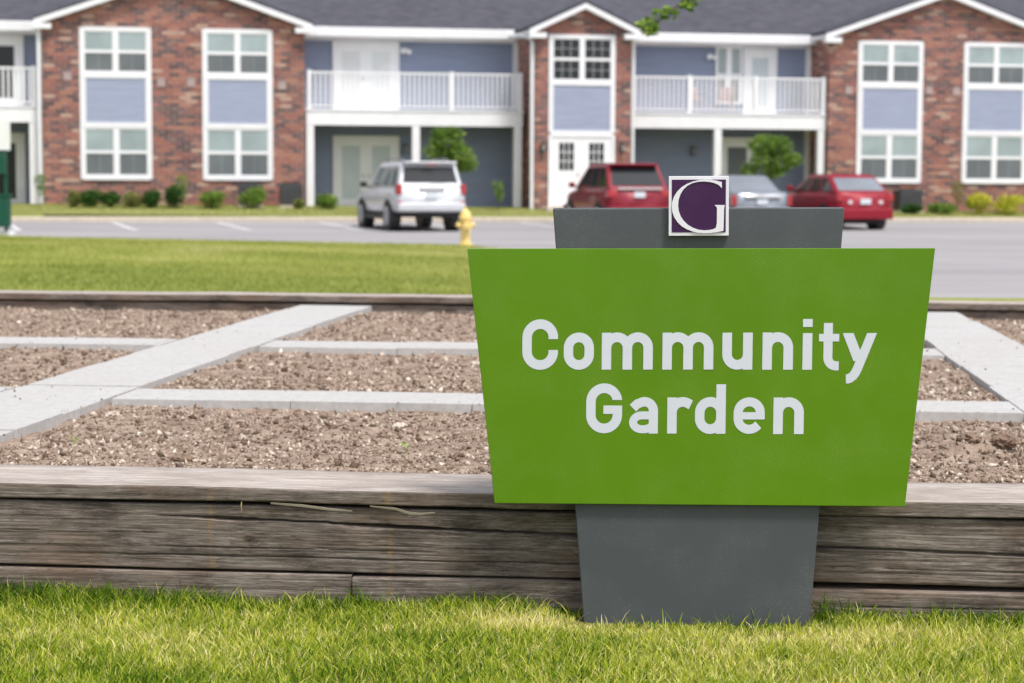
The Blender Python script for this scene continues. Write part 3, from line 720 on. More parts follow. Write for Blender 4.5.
# glyph strokes in photograph-pixel units (x right, y down), later mapped to metres on the panel
W0 = 9.5
def g_C(x0, x1, y0, y1, c):
    r_ = (x1 - x0) / 2; cx = (x0 + x1) / 2; return arc(cx, y0 + r_, r_, r_, -c, -180) + arc(cx, y1 - r_, r_, r_, 180, c)
GL = []
GL.append(('C', [(g_C(526.9, 553.5, 324.4, 365.1, -7), W0)]))
GL.append(('o', [(arc(579.25, 348.2, 10.45, 10.5, 0, -180) + arc(579.25, 354.6, 10.45, 10.5, 180, 0) + [(589.7, 348.2)], W0)]))
def n_shape(s1, s2, top, base, left=True, topstem=None):
    r_ = (s2 - s1) / 2; out = []
    if left: out.append(([(s1, base), (s1, top - 4.9 + .4)], W0))
    out.append(([(s1, top + r_ + 4)] + arc((s1 + s2) / 2, top + r_, r_, r_, -180, 0) + [(s2, base)], W0)); return out
GL.append(('m', n_shape(607.1, 628.1, 337.7, 369.8) + n_shape(628.1, 648.9, 337.7, 369.8, False)))
GL.append(('m', n_shape(668.0, 689.0, 337.8, 369.9) + n_shape(689.0, 709.5, 337.8, 369.9, False)))
GL.append(('u', [([(748.5, 333.6), (748.5, 370.1)], W0), ([(727.9, 333.6)] + [(727.9, 354.9)] + arc(738.2, 354.9, 10.3, 10.4, 180, 0) + [(748.5, 351)], W0)]))
GL.append(('n', n_shape(767.9, 788.8, 338, 370.2)))
GL.append(('i', [([(807.8, 334.3), (807.8, 370.3)], W0), ([(807.8, 320.4), (807.8, 328.2)], W0)]))
GL.append(('t', [([(828.2, 324.4)] + [(828.2, 358)] + arc(836.4, 358.4, 8.2, 8.2, 180, 90, 8) + [(839.1, 366.6)], 8.9), ([(819.1, 338.8), (839.1, 338.8)], 7.4)]))
GL.append(('y', [([(847.9, 334.4), (859.0, 362.0)], 9.9), ([(871.5, 334.4), (859.9, 363.8), (857.9, 368.8), (855.9, 373.2), (853.4, 376.6), (850.4, 378.8), (848.4, 379.4), (846.4, 379.5)], 9.0)]))
GL.append(('G', [(arc(605.25, 401.6, 13.35, 13.35, -7, -180) + arc(605.25, 415.1, 13.35, 13.35, 180, 0) + [(618.6, 405.6)], W0), ([(604.5, 409.7), (619, 409.7)], 8.3)]))
GL.append(('a', [([(654.9, 433.5), (654.9, 411.5)] + arc(645.9, 411, 9.0, 9.2, 0, -120, 12) + [(638.6, 404.0), (634.2, 408.2)], 9.2), ([(654.9, 415.4), (644.5, 415.4)] + arc(643.4, 422.3, 8.9, 6.9, -90, -270, 14) + [(646.5, 429.2), (650, 428.3), (654.9, 425.4)], 7.9)]))
GL.append(('r', [([(673.6, 433.5), (673.6, 397.6)], W0), ([(673.6, 413)] + arc(684.2, 412.4, 10.6, 10.4, -180, -52, 12) + [(692.4, 405.0)], W0)]))
GL.append(('d', [([(722.6, 384.6), (722.6, 433.7)], W0), ([(722.6, 413)] + arc(712, 412.6, 10.6, 10.6, 0, -180) + arc(712, 418.5, 10.6, 10.6, 180, 0) + [(722.6, 416)], W0)]))
GL.append(('e', [([(765.9, 415.9), (740, 415.9)], 7.2), ([(762, 419.4), (762, 412.8)] + arc(750.9, 412.8, 11.1, 10.8, 0, -180) + arc(750.9, 418.4, 11.1, 10.9, 180, 40)[:-1] + [(760.2, 424.8)], W0 - .6)]))
GL.append(('n', n_shape(779.8, 800.6, 402.3, 434)))
def px2panel(x, y):
    p = -.389 + (x - 522) * .00222; z = .5618 + (370 - y) * .002262 + (p + .389) * .0140
    return p + SR * z - .011, z - SR * (p)
for ch, strokes in GL:
    mb = MB()
    for li, (pts, wd) in enumerate(strokes):
        L_, R_ = stroke(mb, pts, wd, 0, 'h' if ch in 'yCG' else li, 0); n = len(L_); yf = -.0006 - .00012 * li
        vs = []
        for p in L_ + R_: q = px2panel(*p); vs.append((q[0], yf, q[1]))
        for p in L_ + R_: q = px2panel(*p); vs.append((q[0], .0008, q[1]))
        fs = [(i, i + 1, n + i + 1, n + i) for i in range(n - 1)]
        k = 2 * n
        fs += [(k + i + 1, k + i, i, i + 1) for i in range(n - 1)] + [(k + n + i, k + n + i + 1, n + i + 1, n + i) for i in range(n - 1)]
        if np.linalg.norm(np.array(pts[0]) - np.array(pts[-1])) > .5: fs += [(0, n, k + n, k), (n - 1, k + n - 1, k + 2 * n - 1, 2 * n - 1)]
        mb.add(vs, fs)
    o = mb.build('letter', M['letter'], pan); o['label'] = 'white letter ' + ch
# plaque with the G
plq = MB().box(-.0680, .0645, -.001, .0155, .8655, .9975).build('plaque', M['plaque_white'], S, bevel=.001)
MB().box(-.0611, .0579, -.0022, 0, .8735, .9898).build('plaque_field', M['purple'], plq)
def pq(x, y): return (-.0017 + (x - 441) * .000296, .9314 - (y - 348) * .000294)
outer = [(612, 215), (612, 168)] + [(575, 158), (530, 151), (487, 150), (440, 153), (395, 164), (352, 181), (312, 206), (280, 238), (256, 276), (242, 318), (240, 352), (244, 392), (258, 432), (282, 468), (315, 500), (352, 522), (395, 539), (437, 549), (480, 553), (525, 551), (575, 544), (625, 535), (627, 500), (629, 372), (632, 352), (637, 341), (560, 340), (562, 346), (573, 353), (577, 370), (576, 480), (568, 512), (550, 522), (515, 529), (480, 531), (440, 526), (400, 512), (362, 490), (330, 460), (306, 424), (292, 384), (287, 345), (291, 300), (303, 262), (325, 224), (355, 196), (392, 176), (432, 166), (475, 163), (520, 167), (555, 175), (585, 188), (600, 202)]
gp = [pq(*p) for p in outer]; n = len(gp)
mb = MB(); vs = [(x, -.0042, z) for x, z in gp] + [(x, -.0015, z) for x, z in gp]
mb.add(vs, [tuple(range(n))] + [(i, i + n, (i + 1) % n + n, (i + 1) % n) for i in range(n)])
import bmesh
g_o = mb.build('letter', M['plaque_white'], plq); g_o['label'] = 'white serif letter G'
bm = bmesh.new(); bm.from_mesh(g_o.data); bmesh.ops.triangulate(bm, faces=[fc for fc in bm.faces if len(fc.verts) > 4]); bmesh.ops.recalc_face_normals(bm, faces=bm.faces[:]); bm.to_mesh(g_o.data); bm.free()

# ------------------------------------------------------------------ the building (x along the facade, y into it, z up)
BLD = empty('apartment_building', (B0[0], B0[1], 0), AB, 'long two-storey apartment building with red brick gables, blue-grey siding and white balconies', 'building')
def gable(u0, u1, y0, y1, ez, az, name='brick_wall'):
    um = (u0 + u1) / 2
    MB().prism([(u0, -.35), (u1, -.35), (u1, ez - .06), (um, az - .1), (u0, ez - .06)], y0, y1).build(name, M['brick'], BLD)
    oh = .22; sl_ = (az - ez) / (um - u0); th = .10
    for sg in (-1, 1):
        ue = (u0 - oh) if sg < 0 else (u1 + oh); ze = ez - sl_ * oh
        pts = [(ue, ze), (um, az), (um, az + th), (ue, ze + th)] if sg < 0 else [(um, az), (ue, ze), (ue, ze + th), (um, az + th)]
        MB().prism([(x, z + .07) for x, z in pts], y0 - .26, 9).build('roof', M['roof'], BLD)
        # white rake board and cornice return
        rk = [(ue, ze - .10), (um, az - .10), (um, az + .068), (ue, ze + .068)] if sg < 0 else [(um, az - .10), (ue, ze - .10), (ue, ze + .068), (um, az + .068)]
        r_ = MB().prism(rk, y0 - .30, y0 - .05)
        a_, b_ = (ue - .02, u0 + .30) if sg < 0 else (u1 - .30, ue + .02)
        r_.box(a_, b_, y0 - .34, y0 - .002, ze - .20, ze - .04)
        r_.build('rake_board', M['white'], BLD)
        MB().box(min(ue, u0 if sg < 0 else u1), max(ue, u0 if sg < 0 else u1), y0 - .02, 3, ze - .06, ze + .06).build('soffit', M['white'], BLD)
GAB = [(-14.47, -6.56, 0, 5.56, 6.93), (10.42, 18.25, 0, 5.56, 6.93), (.50, 3.58, -1.0, 5.50, 6.22), (-31, -23.2, 0, 5.56, 6.93), (27.5, 35.3, 0, 5.56, 6.93)]
for u0, u1, y0, ez, az in GAB: gable(u0, u1, y0, 3.2 if y0 == 0 else 3.0, ez, az)
# main body, roof
MB().box(-31, 35.3, 3.3, 14, -.35, 5.45).build('brick_wall', M['brick'], BLD)
m = MB(); m.prism([(-31.4, 0), (35.7, 0)], 0, 0) if 0 else None
ye, ze, yr, zr = 1.33, 5.62, 8.6, 9.0
rf = MB(); rf.add([(-31.4, ye, ze), (35.7, ye, ze), (35.7, yr, zr), (-31.4, yr, zr), (-31.4, 16.2, ze), (35.7, 16.2, ze),
                   (-31.4, ye, ze - .12), (35.7, ye, ze - .12), (35.7, yr, zr - .12), (-31.4, yr, zr - .12), (-31.4, 16.2, ze - .12), (35.7, 16.2, ze - .12)],
                  [(0, 1, 2, 3), (3, 2, 5, 4), (7, 6, 9, 8), (8, 9, 10, 11), (0, 3, 9, 6), (1, 7, 8, 2), (3, 4, 10, 9), (2, 8, 11, 5), (4, 5, 11, 10), (0, 6, 7, 1)])
rf.build('roof', M['roof'], BLD)

def lap_siding(u0, u1, y, z0, z1, name='siding_wall', mat=None, lap=.15, t=.022):
    m = MB(); z = z0
    while z < z1 - .001:
        zt = min(z + lap, z1)
        m.add([(u0, y - t, z), (u1, y - t, z), (u1, y, zt), (u0, y, zt), (u0, y, z), (u1, y, z)], [(0, 1, 2, 3), (4, 5, 1, 0)]); z = zt
    return m.build(name, mat or M['siding'], BLD)
SB = [(-6.56, .50), (3.58, 10.42), (18.25, 27.5), (-23.2, -14.47)]
for u0, u1 in SB:
    MB().box(u0, u1, 1.95, 3.25, -.3, 5.56).build('inner_wall', M['siding'], BLD)
    lap_siding(u0 + .0, u1 - .0, 1.925, -.2, 5.5)
    g = MB().box(u0 - .0, u1 - (.25 if u1 == .5 else 0), 1.20, 1.33, 5.30, 5.60); g.build('gutter', M['white'], BLD, bevel=.02)
    MB().box(u0, u1, 1.332, 1.9, 5.33, 5.37).build('soffit', M['white'], BLD)
    MB().box(u0, u1, 1.82, 1.90, 5.22, 5.328).build('frieze_board', M['white'], BLD)
    MB().box(u1 - .16, u1 - .004, 1.78, 1.93, -.2, 5.25).build('corner_trim', M['white'], BLD)

M['muntin'] = plain('grey_muntin', (.42, .43, .44), .5)
def window(u0, u1, z0, z1, y, grid=False, parent=BLD, dark=False):
    """two double-hung sashes side by side"""
    t = .045; fr = MB(); ym = y - .05
    fr.box(u0, u1, ym, y, z1 - t, z1); fr.box(u0, u1, ym, y, z0, z0 + t)
    fr.box(u0, u0 + t, ym, y, z0 + t, z1 - t); fr.box(u1 - t, u1, ym, y, z0 + t, z1 - t)
    um = (u0 + u1) / 2; fr.box(um - .062, um + .062, ym + .002, y, z0 + t, z1 - t)
    zm = (z0 + z1) / 2
    pu, ps, mu = MB(), MB(), MB()
    for a, b in ((u0 + t, um - .062), (um + .062, u1 - t)):
        a += .03; b -= .03
        fr.box(a - .03, a, ym + .010, y, z0 + t, z1 - t); fr.box(b, b + .03, ym + .010, y, z0 + t, z1 - t)
        fr.box(a, b, ym + .012, y, zm - .045, zm + .045); fr.box(a, b, ym + .012, y, z0 + t, z0 + t + .03); fr.box(a, b, ym + .012, y, z1 - t - .03, z1 - t)
        pu.box(a, b, y - .020, y - .005, zm + .045, z1 - t - .03); ps.box(a, b, y - .020, y - .005, z0 + t + .03, zm - .045)
        for k in range(1, 3 if grid else 2):
            n_ = 3 if grid else 2
            for (q0, q1) in ((zm + .045, z1 - t - .03), (z0 + t + .03, zm - .045)):
                x_ = a + (b - a) * k / n_; wd = .009 if grid else .006
                (mu if grid else pu).box(x_ - wd, x_ + wd, y - .026, y - .021, q0, q1)
        if grid:
            for (q0, q1) in ((zm + .045, z1 - t - .03), (z0 + t + .03, zm - .045)):
                mu.box(a, b, y - .028, y - .0265, (q0 + q1) / 2 - .008, (q0 + q1) / 2 + .008)
    w_ = fr.build('window', M['white_vinyl'], parent)
    pu.build('pane', M['pane_dark'] if dark else M['pane_curtain'], w_); ps.build('insect_screen', M['pane_dark'] if dark else M['screen'], w_)
    if grid: mu.build('muntins', M['muntin'], w_)
    return w_
def bay(u0, u1, y):
    """the tall strip: window, pale blue panel, window, all in one white surround"""
    s = MB(); s.box(u0 - .05, u0 + .035, y - .045, y, .78, 5.36); s.box(u1 - .035, u1 + .05, y - .045, y, .78, 5.36)
    s.box(u0 + .035, u1 - .035, y - .06, y, 2.36, 2.50); s.box(u0 + .035, u1 - .035, y - .06, y, 3.84, 3.98); s.box(u0 + .035, u1 - .035, y - .065, y, .76, .85); s.box(u0 + .035, u1 - .035, y - .045, y, 5.30, 5.38)
    s.build('window_surround', M['white'], BLD)
    window(u0 + .037, u1 - .037, 3.982, 5.298, y); window(u0 + .037, u1 - .037, .852, 2.358, y)
    pnl = lap_siding(u0 + .10, u1 - .10, y - .03, 2.502, 3.838, 'siding_panel', M['panel'], .167, .006)
    for q0, q1 in ((u0 + .035, u0 + .13), (u1 - .13, u1 - .035)): MB().box(q0, q1, y - .055, y, 2.502, 3.838).build('panel_trim', M['white'], BLD)
for u0, u1 in ((-13.31, -11.27), (-9.64, -7.60), (11.44, 13.58), (15.09, 17.25)): bay(u0, u1, 0)
for k, (u, z) in enumerate([(-13.72, 3.9), (-10.93, 3.74), (-10.03, 3.76), (-7.26, 3.7), (11.10, 3.78), (13.86, 3.81), (14.8, 3.79), (10.9, .95)][:7]):
    MB().box(u - .12, u + .12, -.03, 0, z - .14, z + .12).box(u - .13, u + .13, -.045, 0, z + .12, z + .14).build('wall_vent', M['vent'], BLD)

# stair tower (middle gable): window, panel, double door
y = -1.0
s = MB(); s.box(.93, 1.01, y - .045, y, 2.3, 5.33); s.box(2.97, 3.05, y - .045, y, 2.3, 5.33); s.box(1.01, 2.97, y - .06, y, 3.76, 3.88); s.box(1.01, 2.97, y - .06, y, 2.24, 2.36); s.box(1.01, 2.97, y - .045, y, 5.26, 5.33)
s.build('window_surround', M['white'], BLD)
window(1.012, 2.968, 3.882, 5.258, y, True, dark=True)
lap_siding(1.08, 2.90, y - .03, 2.362, 3.758, 'siding_panel', M['panel'], .167, .006)
for q0, q1 in ((1.01, 1.08), (2.90, 2.97)): MB().box(q0, q1, y - .055, y, 2.362, 3.758).build('panel_trim', M['white'], BLD)
def door_leaf(a, b, z0, z1, y, gz0, gz1, ins, rows, cols, glassmat, mat=None, parent=BLD, handle=1):
    d = MB(); t0, t1 = y - .04, y
    d.box(a, a + ins, t0, t1, z0, z1); d.box(b - ins, b, t0, t1, z0, z1); d.box(a + ins, b - ins, t0, t1, z0, gz0); d.box(a + ins, b - ins, t0, t1, gz1, z1)
    for k in range(1, cols): x_ = a + ins + (b - a - 2 * ins) * k / cols; d.box(x_ - .012, x_ + .012, t0 + .006, y - .016, gz0, gz1)
    for k in range(1, rows): z_ = gz0 + (gz1 - gz0) * k / rows; d.box(a + ins, b - ins, t0 + .008, y - .016, z_ - .012, z_ + .012)
    o = d.build('door', mat or M['white_vinyl'], parent)
    MB().box(a + ins, b - ins, y - .015, y - .004, gz0, gz1).build('pane', glassmat, o)
    if handle is not None:
        hx = b - ins / 2 if handle > 0 else a + ins / 2
        MB().lathe([(.025, -.05), (.035, -.085), (.02, -.10)], 10, (hx, y, z0 + 1.0), 'y').build('handle', M['galv'], o)
    return o
MB().box(.93, 1.03, y - .07, y, -.1, 2.238).box(2.95, 3.05, y - .07, y, -.1, 2.238).box(1.03, 2.95, y - .07, y, 2.16, 2.238).build('door_frame', M['white'], BLD)
door_leaf(1.032, 1.985, .0, 2.158, y, 1.12, 1.98, .24, 3, 3, M['pane_dark'], handle=1); door_leaf(1.99, 2.948, .0, 2.158, y, 1.12, 1.98, .24, 3, 3, M['pane_dark'], handle=-1)
MB().box(.7, 3.3, -2.0, y - .001, -.3, -.02).build('door_step', M['concrete'], BLD)
def lantern(u, y, z):
    l = MB(); l.box(u - .05, u + .05, y - .03, y, z - .12, z + .12); l.box(u - .07, u + .07, y - .2, y - .05, z + .12, z + .15); l.box(u - .055, u + .055, y - .18, y - .06, z - .14, z - .11)
    for a in (-.05, .04):
        for b in (-.18, -.07): l.box(u + a, u + a + .01, y + b, y + b + .01, z - .11, z + .12)
    o = l.build('wall_lantern', M['dark'], BLD)
    MB().box(u - .038, u + .038, y - .165, y - .075, z - .108, z + .118).build('lantern_glass', plain('frosted_glass', (.35, .34, .32), .3) if 'fg' not in M else M['fg'], o)
M['fg'] = plain('frosted_glass', (.35, .34, .32), .3)
lantern(.76, -1.0, 1.85); lantern(3.30, -1.0, 1.85)
lantern(-3.2, 1.90, 1.78); lantern(6.4, 1.90, 1.78)
def floodlight(u, z):
    MB().box(u - .07, u + .07, 1.84, 1.90, z - .07, z + .07).lathe([(.05, -.02), (.09, -.16), (.075, -.2)], 12, (u - .1, 1.84, z - .02), 'y').lathe([(.05, -.02), (.08, -.14), (.07, -.17)], 12, (u + .1, 1.84, z - .05), 'y').build('porch_light', M['white'], BLD)
floodlight(-3.18, 4.93); floodlight(6.98, 4.9)
def downspout(pts, r_=.045): MB().tube(pts, r_, 8).build('downspout', M['white'], BLD)
downspout([(.10, 1.24, 5.42), (.26, .2, 5.36), (.40, -.90, 5.20), (.40, -1.02, 5.0), (.40, -1.06, -.1)], .06)
downspout([(3.62, -.9, 5.35), (3.64, -1.0, 5.2), (3.64, -1.02, -.1)], .05)
downspout([(-14.56, -.1, 5.4), (-14.56, -.10, 5.2), (-14.56, -.10, -.05)], .06)
downspout([(18.32, -.1, 5.4), (18.32, -.10, 5.2), (18.32, -.10, -.05)], .06)

def french(u0, u1, z0, z1, glassmat, y=1.90, leaves=2, side=None):
    MB().box(u0, u0 + .10, y - .06, y, z0, z1).box(u1 - .10, u1, y - .06, y, z0, z1).box(u0 + .1, u1 - .1, y - .06, y, z1 - .14, z1).build('door_frame', M['white'], BLD)
    w_ = (u1 - u0 - .2) / leaves
    for k in range(leaves): door_leaf(u0 + .102 + k * w_, u0 + .098 + (k + 1) * w_, z0, z1 - .142, y, z0 + .25, z1 - .32, .19, 1, 1, glassmat, handle=1 if k == 0 else -1)
french(-5.52, -3.38, 3.02, 5.20, M['blind_white']); french(-5.52, -3.38, -.08, 2.20, M['blind'])
french(8.10, 9.26, 3.02, 5.20, M['blind'], leaves=1)
window(7.15, 8.06, 3.35, 5.25, 1.90, True)
french(7.30, 8.55, -.1, 2.25, M['screen'], leaves=1)
french(-17.3, -15.1, -.1, 2.2, M['pane_dark']); french(-17.3, -15.1, 3.02, 5.2, M['pane_dark'])
french(21.4, 23.6, -.1, 2.2, M['blind']); french(21.4, 23.6, 3.02, 5.2, M['blind'])

def balcony(u0, u1, posts, below, open_r=True):
    yf, yb = .2, 1.9
    d = MB().box(u0, u1, yf, yb - .0, 2.90, 2.99); d.box(u0, u1, yf - .03, yf + .03, 2.49, 2.899); d.box(u1 - .05, u1 + .012, yf + .03, yb, 2.49, 2.899); d.box(u0 - .012, u0 + .05, yf + .03, yb, 2.49, 2.899)
    d.box(u0 - .03, u1 + .03, yf - .06, yf - .03, 2.93, 2.995)
    o = d.build('balcony', M['white'], BLD)
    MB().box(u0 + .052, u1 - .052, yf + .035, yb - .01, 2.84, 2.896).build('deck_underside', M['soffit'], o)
    r_ = MB()
    r_.box(u0 + .02, u1 - .02, yf, yf + .06, 4.09, 4.15); r_.box(u0 + .02, u1 - .02, yf + .01, yf + .05, 3.06, 3.11)
    r_.box(u1 - .08, u1 - .02, yf + .062, yb, 4.09, 4.15); r_.box(u1 - .07, u1 - .03, yf + .062, yb, 3.06, 3.11)
    x_ = u0 + .14
    while x_ < u1 - .08: r_.box(x_ - .027, x_ + .027, yf + .014, yf + .046, 3.11, 4.09); x_ += .155
    y_ = yf + .16
    while y_ < yb - .05: r_.box(u1 - .066, u1 - .034, y_ - .018, y_ + .018, 3.11, 4.09); y_ += .125
    r_.build('railing', M['white_vinyl'], o)
    for p in posts: MB().box(p - .065, p + .065, yf - .035, yf + .095, 2.996, 4.19).build('rail_post', M['white_vinyl'], o)
    for p in below: MB().box(p - .12, p + .12, yf - .02, yf + .22, -.25, 2.488).build('support_post', M['white_vinyl'], o, bevel=.01)
balcony(-6.50, .34, [-6.40, -1.93, .26], [-6.38, -3.06, .20])
balcony(3.60, 10.40, [3.68, 5.80, 8.02, 10.32], [3.74, 6.77, 10.26])
balcony(-22.9, -14.62, [-22.8, -18.6, -14.72], [-22.8, -18.6, -14.76])
balcony(18.3, 27.3, [18.4, 23, 27.2], [18.4, 23, 27.2])
MB().box(-16.2, -14.62, 1.0, 1.9, 4.35, 5.4) if 0 else None

def ac_unit(u, off, w_, lab):
    X, Y = bw(u, off); z = float(strip_z(np.array([u]), np.array([off]))[0]); e_ = empty('air_conditioner', (X, Y, z), AB, lab, 'air conditioner', 'air conditioning units against the brick wall')
    MB().box(-w_ / 2 - .06, w_ / 2 + .06, -.42, .42, -.03, .05).build('pad', M['concrete'], e_)
    c = MB().box(-w_ / 2, w_ / 2, -.34, .34, .05, .70)
    for k in range(9): c.box(-w_ / 2 - .012, w_ / 2 + .012, -.352, .352, .09 + k * .065, .105 + k * .065)
    c.build('casing', plain('ac_casing', (.07, .07, .075), .5) if 'ac' not in M else M['ac'], e_)
    MB().lathe([(.29, .70), (.29, .735), (.25, .745)], 20).build('fan_grille', M['dark'], e_)
M['ac'] = plain('ac_casing', (.07, .07, .075), .5)
ac_unit(-8.30, .75, .66, 'dark air conditioning unit behind the shrubs left of the other on the left gable'); ac_unit(-7.05, .75, .66, 'dark air conditioning unit at the right corner of the left brick gable'); ac_unit(12.9, .75, .74, 'dark air conditioning unit under the window of the right brick gable')

# ------------------------------------------------------------------ foliage
def leaves(name, mat, parent, centers, n, size, seed, elong=1.5, up_=.2, loc=None):
    """leaf clumps spread through several ellipsoid lobes: (cx,cy,cz,rx,ry,rz,weight)"""
    rg = np.random.default_rng(seed); P = []; T = []
    ws = np.array([c[6] for c in centers]); ws = ws / ws.sum()
    for c, w_ in zip(centers, ws):
        k = int(n * w_) + 1; d = rg.normal(size=(k, 3)); d /= np.linalg.norm(d, axis=1)[:, None]
        rr = rg.uniform(.25, 1.0, k) ** .45 * (1 + .12 * rg.normal(size=k))
        P.append(np.array(c[:3]) + d * rr[:, None] * np.array(c[3:6])); T.append(np.full(k, rg.uniform(-.12, .12)))
    P = np.concatenate(P); T = np.concatenate(T); n = len(P)
    Q = np.linalg.qr(rg.normal(size=(n, 3, 3)))[0]; a = Q[:, :, 0]; b = Q[:, :, 1]
    a[:, 2] *= .6; b[:, 2] *= .6
    s = size * rg.uniform(.6, 1.3, n)[:, None]
    V = np.stack([P - a * s * elong, P + b * s * .6, P + a * s * elong, P - b * s * .6], 1).reshape(-1, 3)
    F = np.arange(n * 4).reshape(-1, 4)
    rnd = np.clip(rg.beta(2, 2, n) + T, 0, 1)
    me = np_mesh(name, V, F, 4, mat, {'rnd': np.repeat(rnd, 4)}); return link(name, me, parent, loc=loc)
def shrub(u, off, wd, ht, mat, lab, seed, tall=None):
    X, Y = bw(u, off); z = float(strip_z(np.array([u]), np.array([off]))[0]); rg = random.Random(seed)
    e_ = empty('shrub', (X, Y, z), 0, lab, 'shrub', 'shrubs planted along the foot of the building')
    cs = [(0, 0, ht * .48, wd * .36, wd * .36, ht * .48, 1.2)]
    for k in range(5): th = rg.uniform(0, 6.28); cs.append((math.cos(th) * wd * .24, math.sin(th) * wd * .22, ht * rg.uniform(.3, .72), wd * .24, wd * .24, ht * .27, .5))
    leaves('foliage', M[mat], e_, cs, 1500, .038, seed)
    st = MB()
    for k in range(5): th = k * 1.26; st.tube([(0, 0, -.05), (math.cos(th) * wd * .12, math.sin(th) * wd * .12, ht * .35), (math.cos(th) * wd * .3, math.sin(th) * wd * .3, ht * .75)], [.014, .009, .004], 5)
    st.build('stem', M['bark'], e_)
def px_off(x, off):  # facade coordinate u of the photo column x at a given distance in front of the facade
    d = fw + rt * (x - 512) / f - up * ((197) - 341.5) / f
    P0 = np.array([B0[0] + NB[0] * off, B0[1] + NB[1] * off]); t = ((P0 - 0) @ NB) / (d[:2] @ NB); P = d[:2] * t - P0; return float(P @ EB)
for i, (x, wpx, ht, mt, lab) in enumerate([
        (74, 17, .48, 'leaf_mix', 'small olive-green rounded shrub leftmost under the first tall window'),
        (91, 20, .50, 'leaf_dark', 'dark green shrub second from the left under the first tall window'),
        (110, 18, .46, 'leaf_dark', 'dark green shrub third from the left under the first tall window'),
        (133, 20, .44, 'leaf_mix', 'yellowish shrub right below the right edge of the first tall window'),
        (151, 19, .50, 'leaf_dark', 'dark shrub just left of the tall loose one on the left gable'),
        (174, 22, .62, 'leaf_dark', 'dark shrub at the foot of the tall light green plant on the left gable'),
        (211, 27, .46, 'leaf', 'wide low green shrub under the left half of the second tall window'),
        (253, 25, .60, 'leaf', 'bright rounded shrub in front of the air conditioner on the left gable'),
        (298, 11, .28, 'leaf_mix', 'tiny olive shrub at the right corner of the left brick gable'),
        (329, 22, .42, 'leaf', 'round green shrub in front of the ground-floor glazed door'),
        (912, 20, .32, 'leaf_dark', 'low green shrub by the air conditioner on the right gable'),
        (943, 28, .36, 'leaf', 'wide low green shrub between the two tall windows of the right gable'),
        (979, 24, .66, 'leaf_yellow', 'bright yellow-green shrub left of its twin by the right gable'),
        (1008, 32, .60, 'leaf_yellow', 'wide bright yellow-green shrub furthest right by the right gable')]):
    shrub(px_off(x, 1.6), 1.6, wpx / 32.5 * 1.25, ht * 1.15, mt, lab, 100 + i)
def slender(x, off, ht, mat, lab, seed, wd=.45):
    u = px_off(x, off); X, Y = bw(u, off); z = float(strip_z(np.array([u]), np.array([off]))[0]); e_ = empty('young_plant', (X, Y, z), 0, lab, 'plant')
    leaves('foliage', M[mat], e_, [(0, 0, ht * .72, wd * .42, wd * .4, ht * .28, 1), (.05, 0, ht * .45, wd * .3, wd * .3, ht * .2, .4)], 260, .04, seed)
    MB().tube([(0, 0, -.05), (.02, 0, ht * .5), (0, .01, ht * .9)], [.014, .01, .004], 6).build('stem', M['bark'], e_)
slender(181, 1.1, 1.0, 'leaf', 'tall loose light green plant rising above the shrubs on the left gable', 201, .5)
slender(40, 1.2, 1.0, 'leaf', 'slender young plant at the left corner of the left brick gable', 202, .45)
slender(498, 1.6, .95, 'leaf', 'slender young plant in front of the dark wall right of the silver car', 203, .45)
slender(957, 1.0, 1.05, 'leaf_mix', 'tall reddish-green plant between the windows of the right gable', 204, .5)

def small_tree(x, off, lobes, ztop, lab, seed):
    u = px_off(x, off); X, Y = bw(u, off); z = float(strip_z(np.array([u]), np.array([off]))[0]); e_ = empty('young_tree', (X, Y, z), 0, lab, 'tree', 'young trees planted in the grass strip')
    leaves('crown', M['leaf'], e_, lobes, 2600, .060, seed, 1.4)
    t = MB(); t.tube([(0, 0, -.1), (.01, 0, .7), (0, .02, 1.3), (.03, 0, 2.0)], [.05, .042, .032, .012], 8)
    for c in lobes[:7]: t.tube([(0, .01, 1.05 + .1 * random.random()), (c[0] * .5, c[1] * .5, (1.2 + c[2]) / 2), (c[0], c[1], c[2])], [.022, .014, .006], 6)
    t.build('trunk', M['bark'], e_)
small_tree(450, 2.4, [(-.1, 0, 2.1, .5, .5, .42, 1), (-.42, .1, 1.85, .34, .4, .34, .6), (.3, -.1, 1.75, .42, .4, .36, .8), (.12, .2, 1.45, .4, .4, .3, .6), (.55, 0, 1.42, .26, .3, .2, .3), (-.25, -.1, 2.38, .3, .3, .2, .3), (.1, 0, 2.38, .3, .3, .2, .3)], 2.5, 'small green leafy tree behind the silver car in front of the left balcony', 301)
small_tree(770, 2.2, [(-.2, 0, 2.15, .55, .5, .33, 1), (.25, .1, 2.1, .45, .4, .35, .8), (-.35, -.1, 1.65, .4, .4, .33, .7), (.3, 0, 1.6, .45, .4, .36, .8), (-.68, 0, 1.35, .28, .3, .2, .3), (.72, 0, 1.7, .3, .3, .2, .35), (.05, 0, 1.3, .35, .35, .22, .4)], 2.5, 'small green leafy tree behind the parked cars under the right balcony', 302)

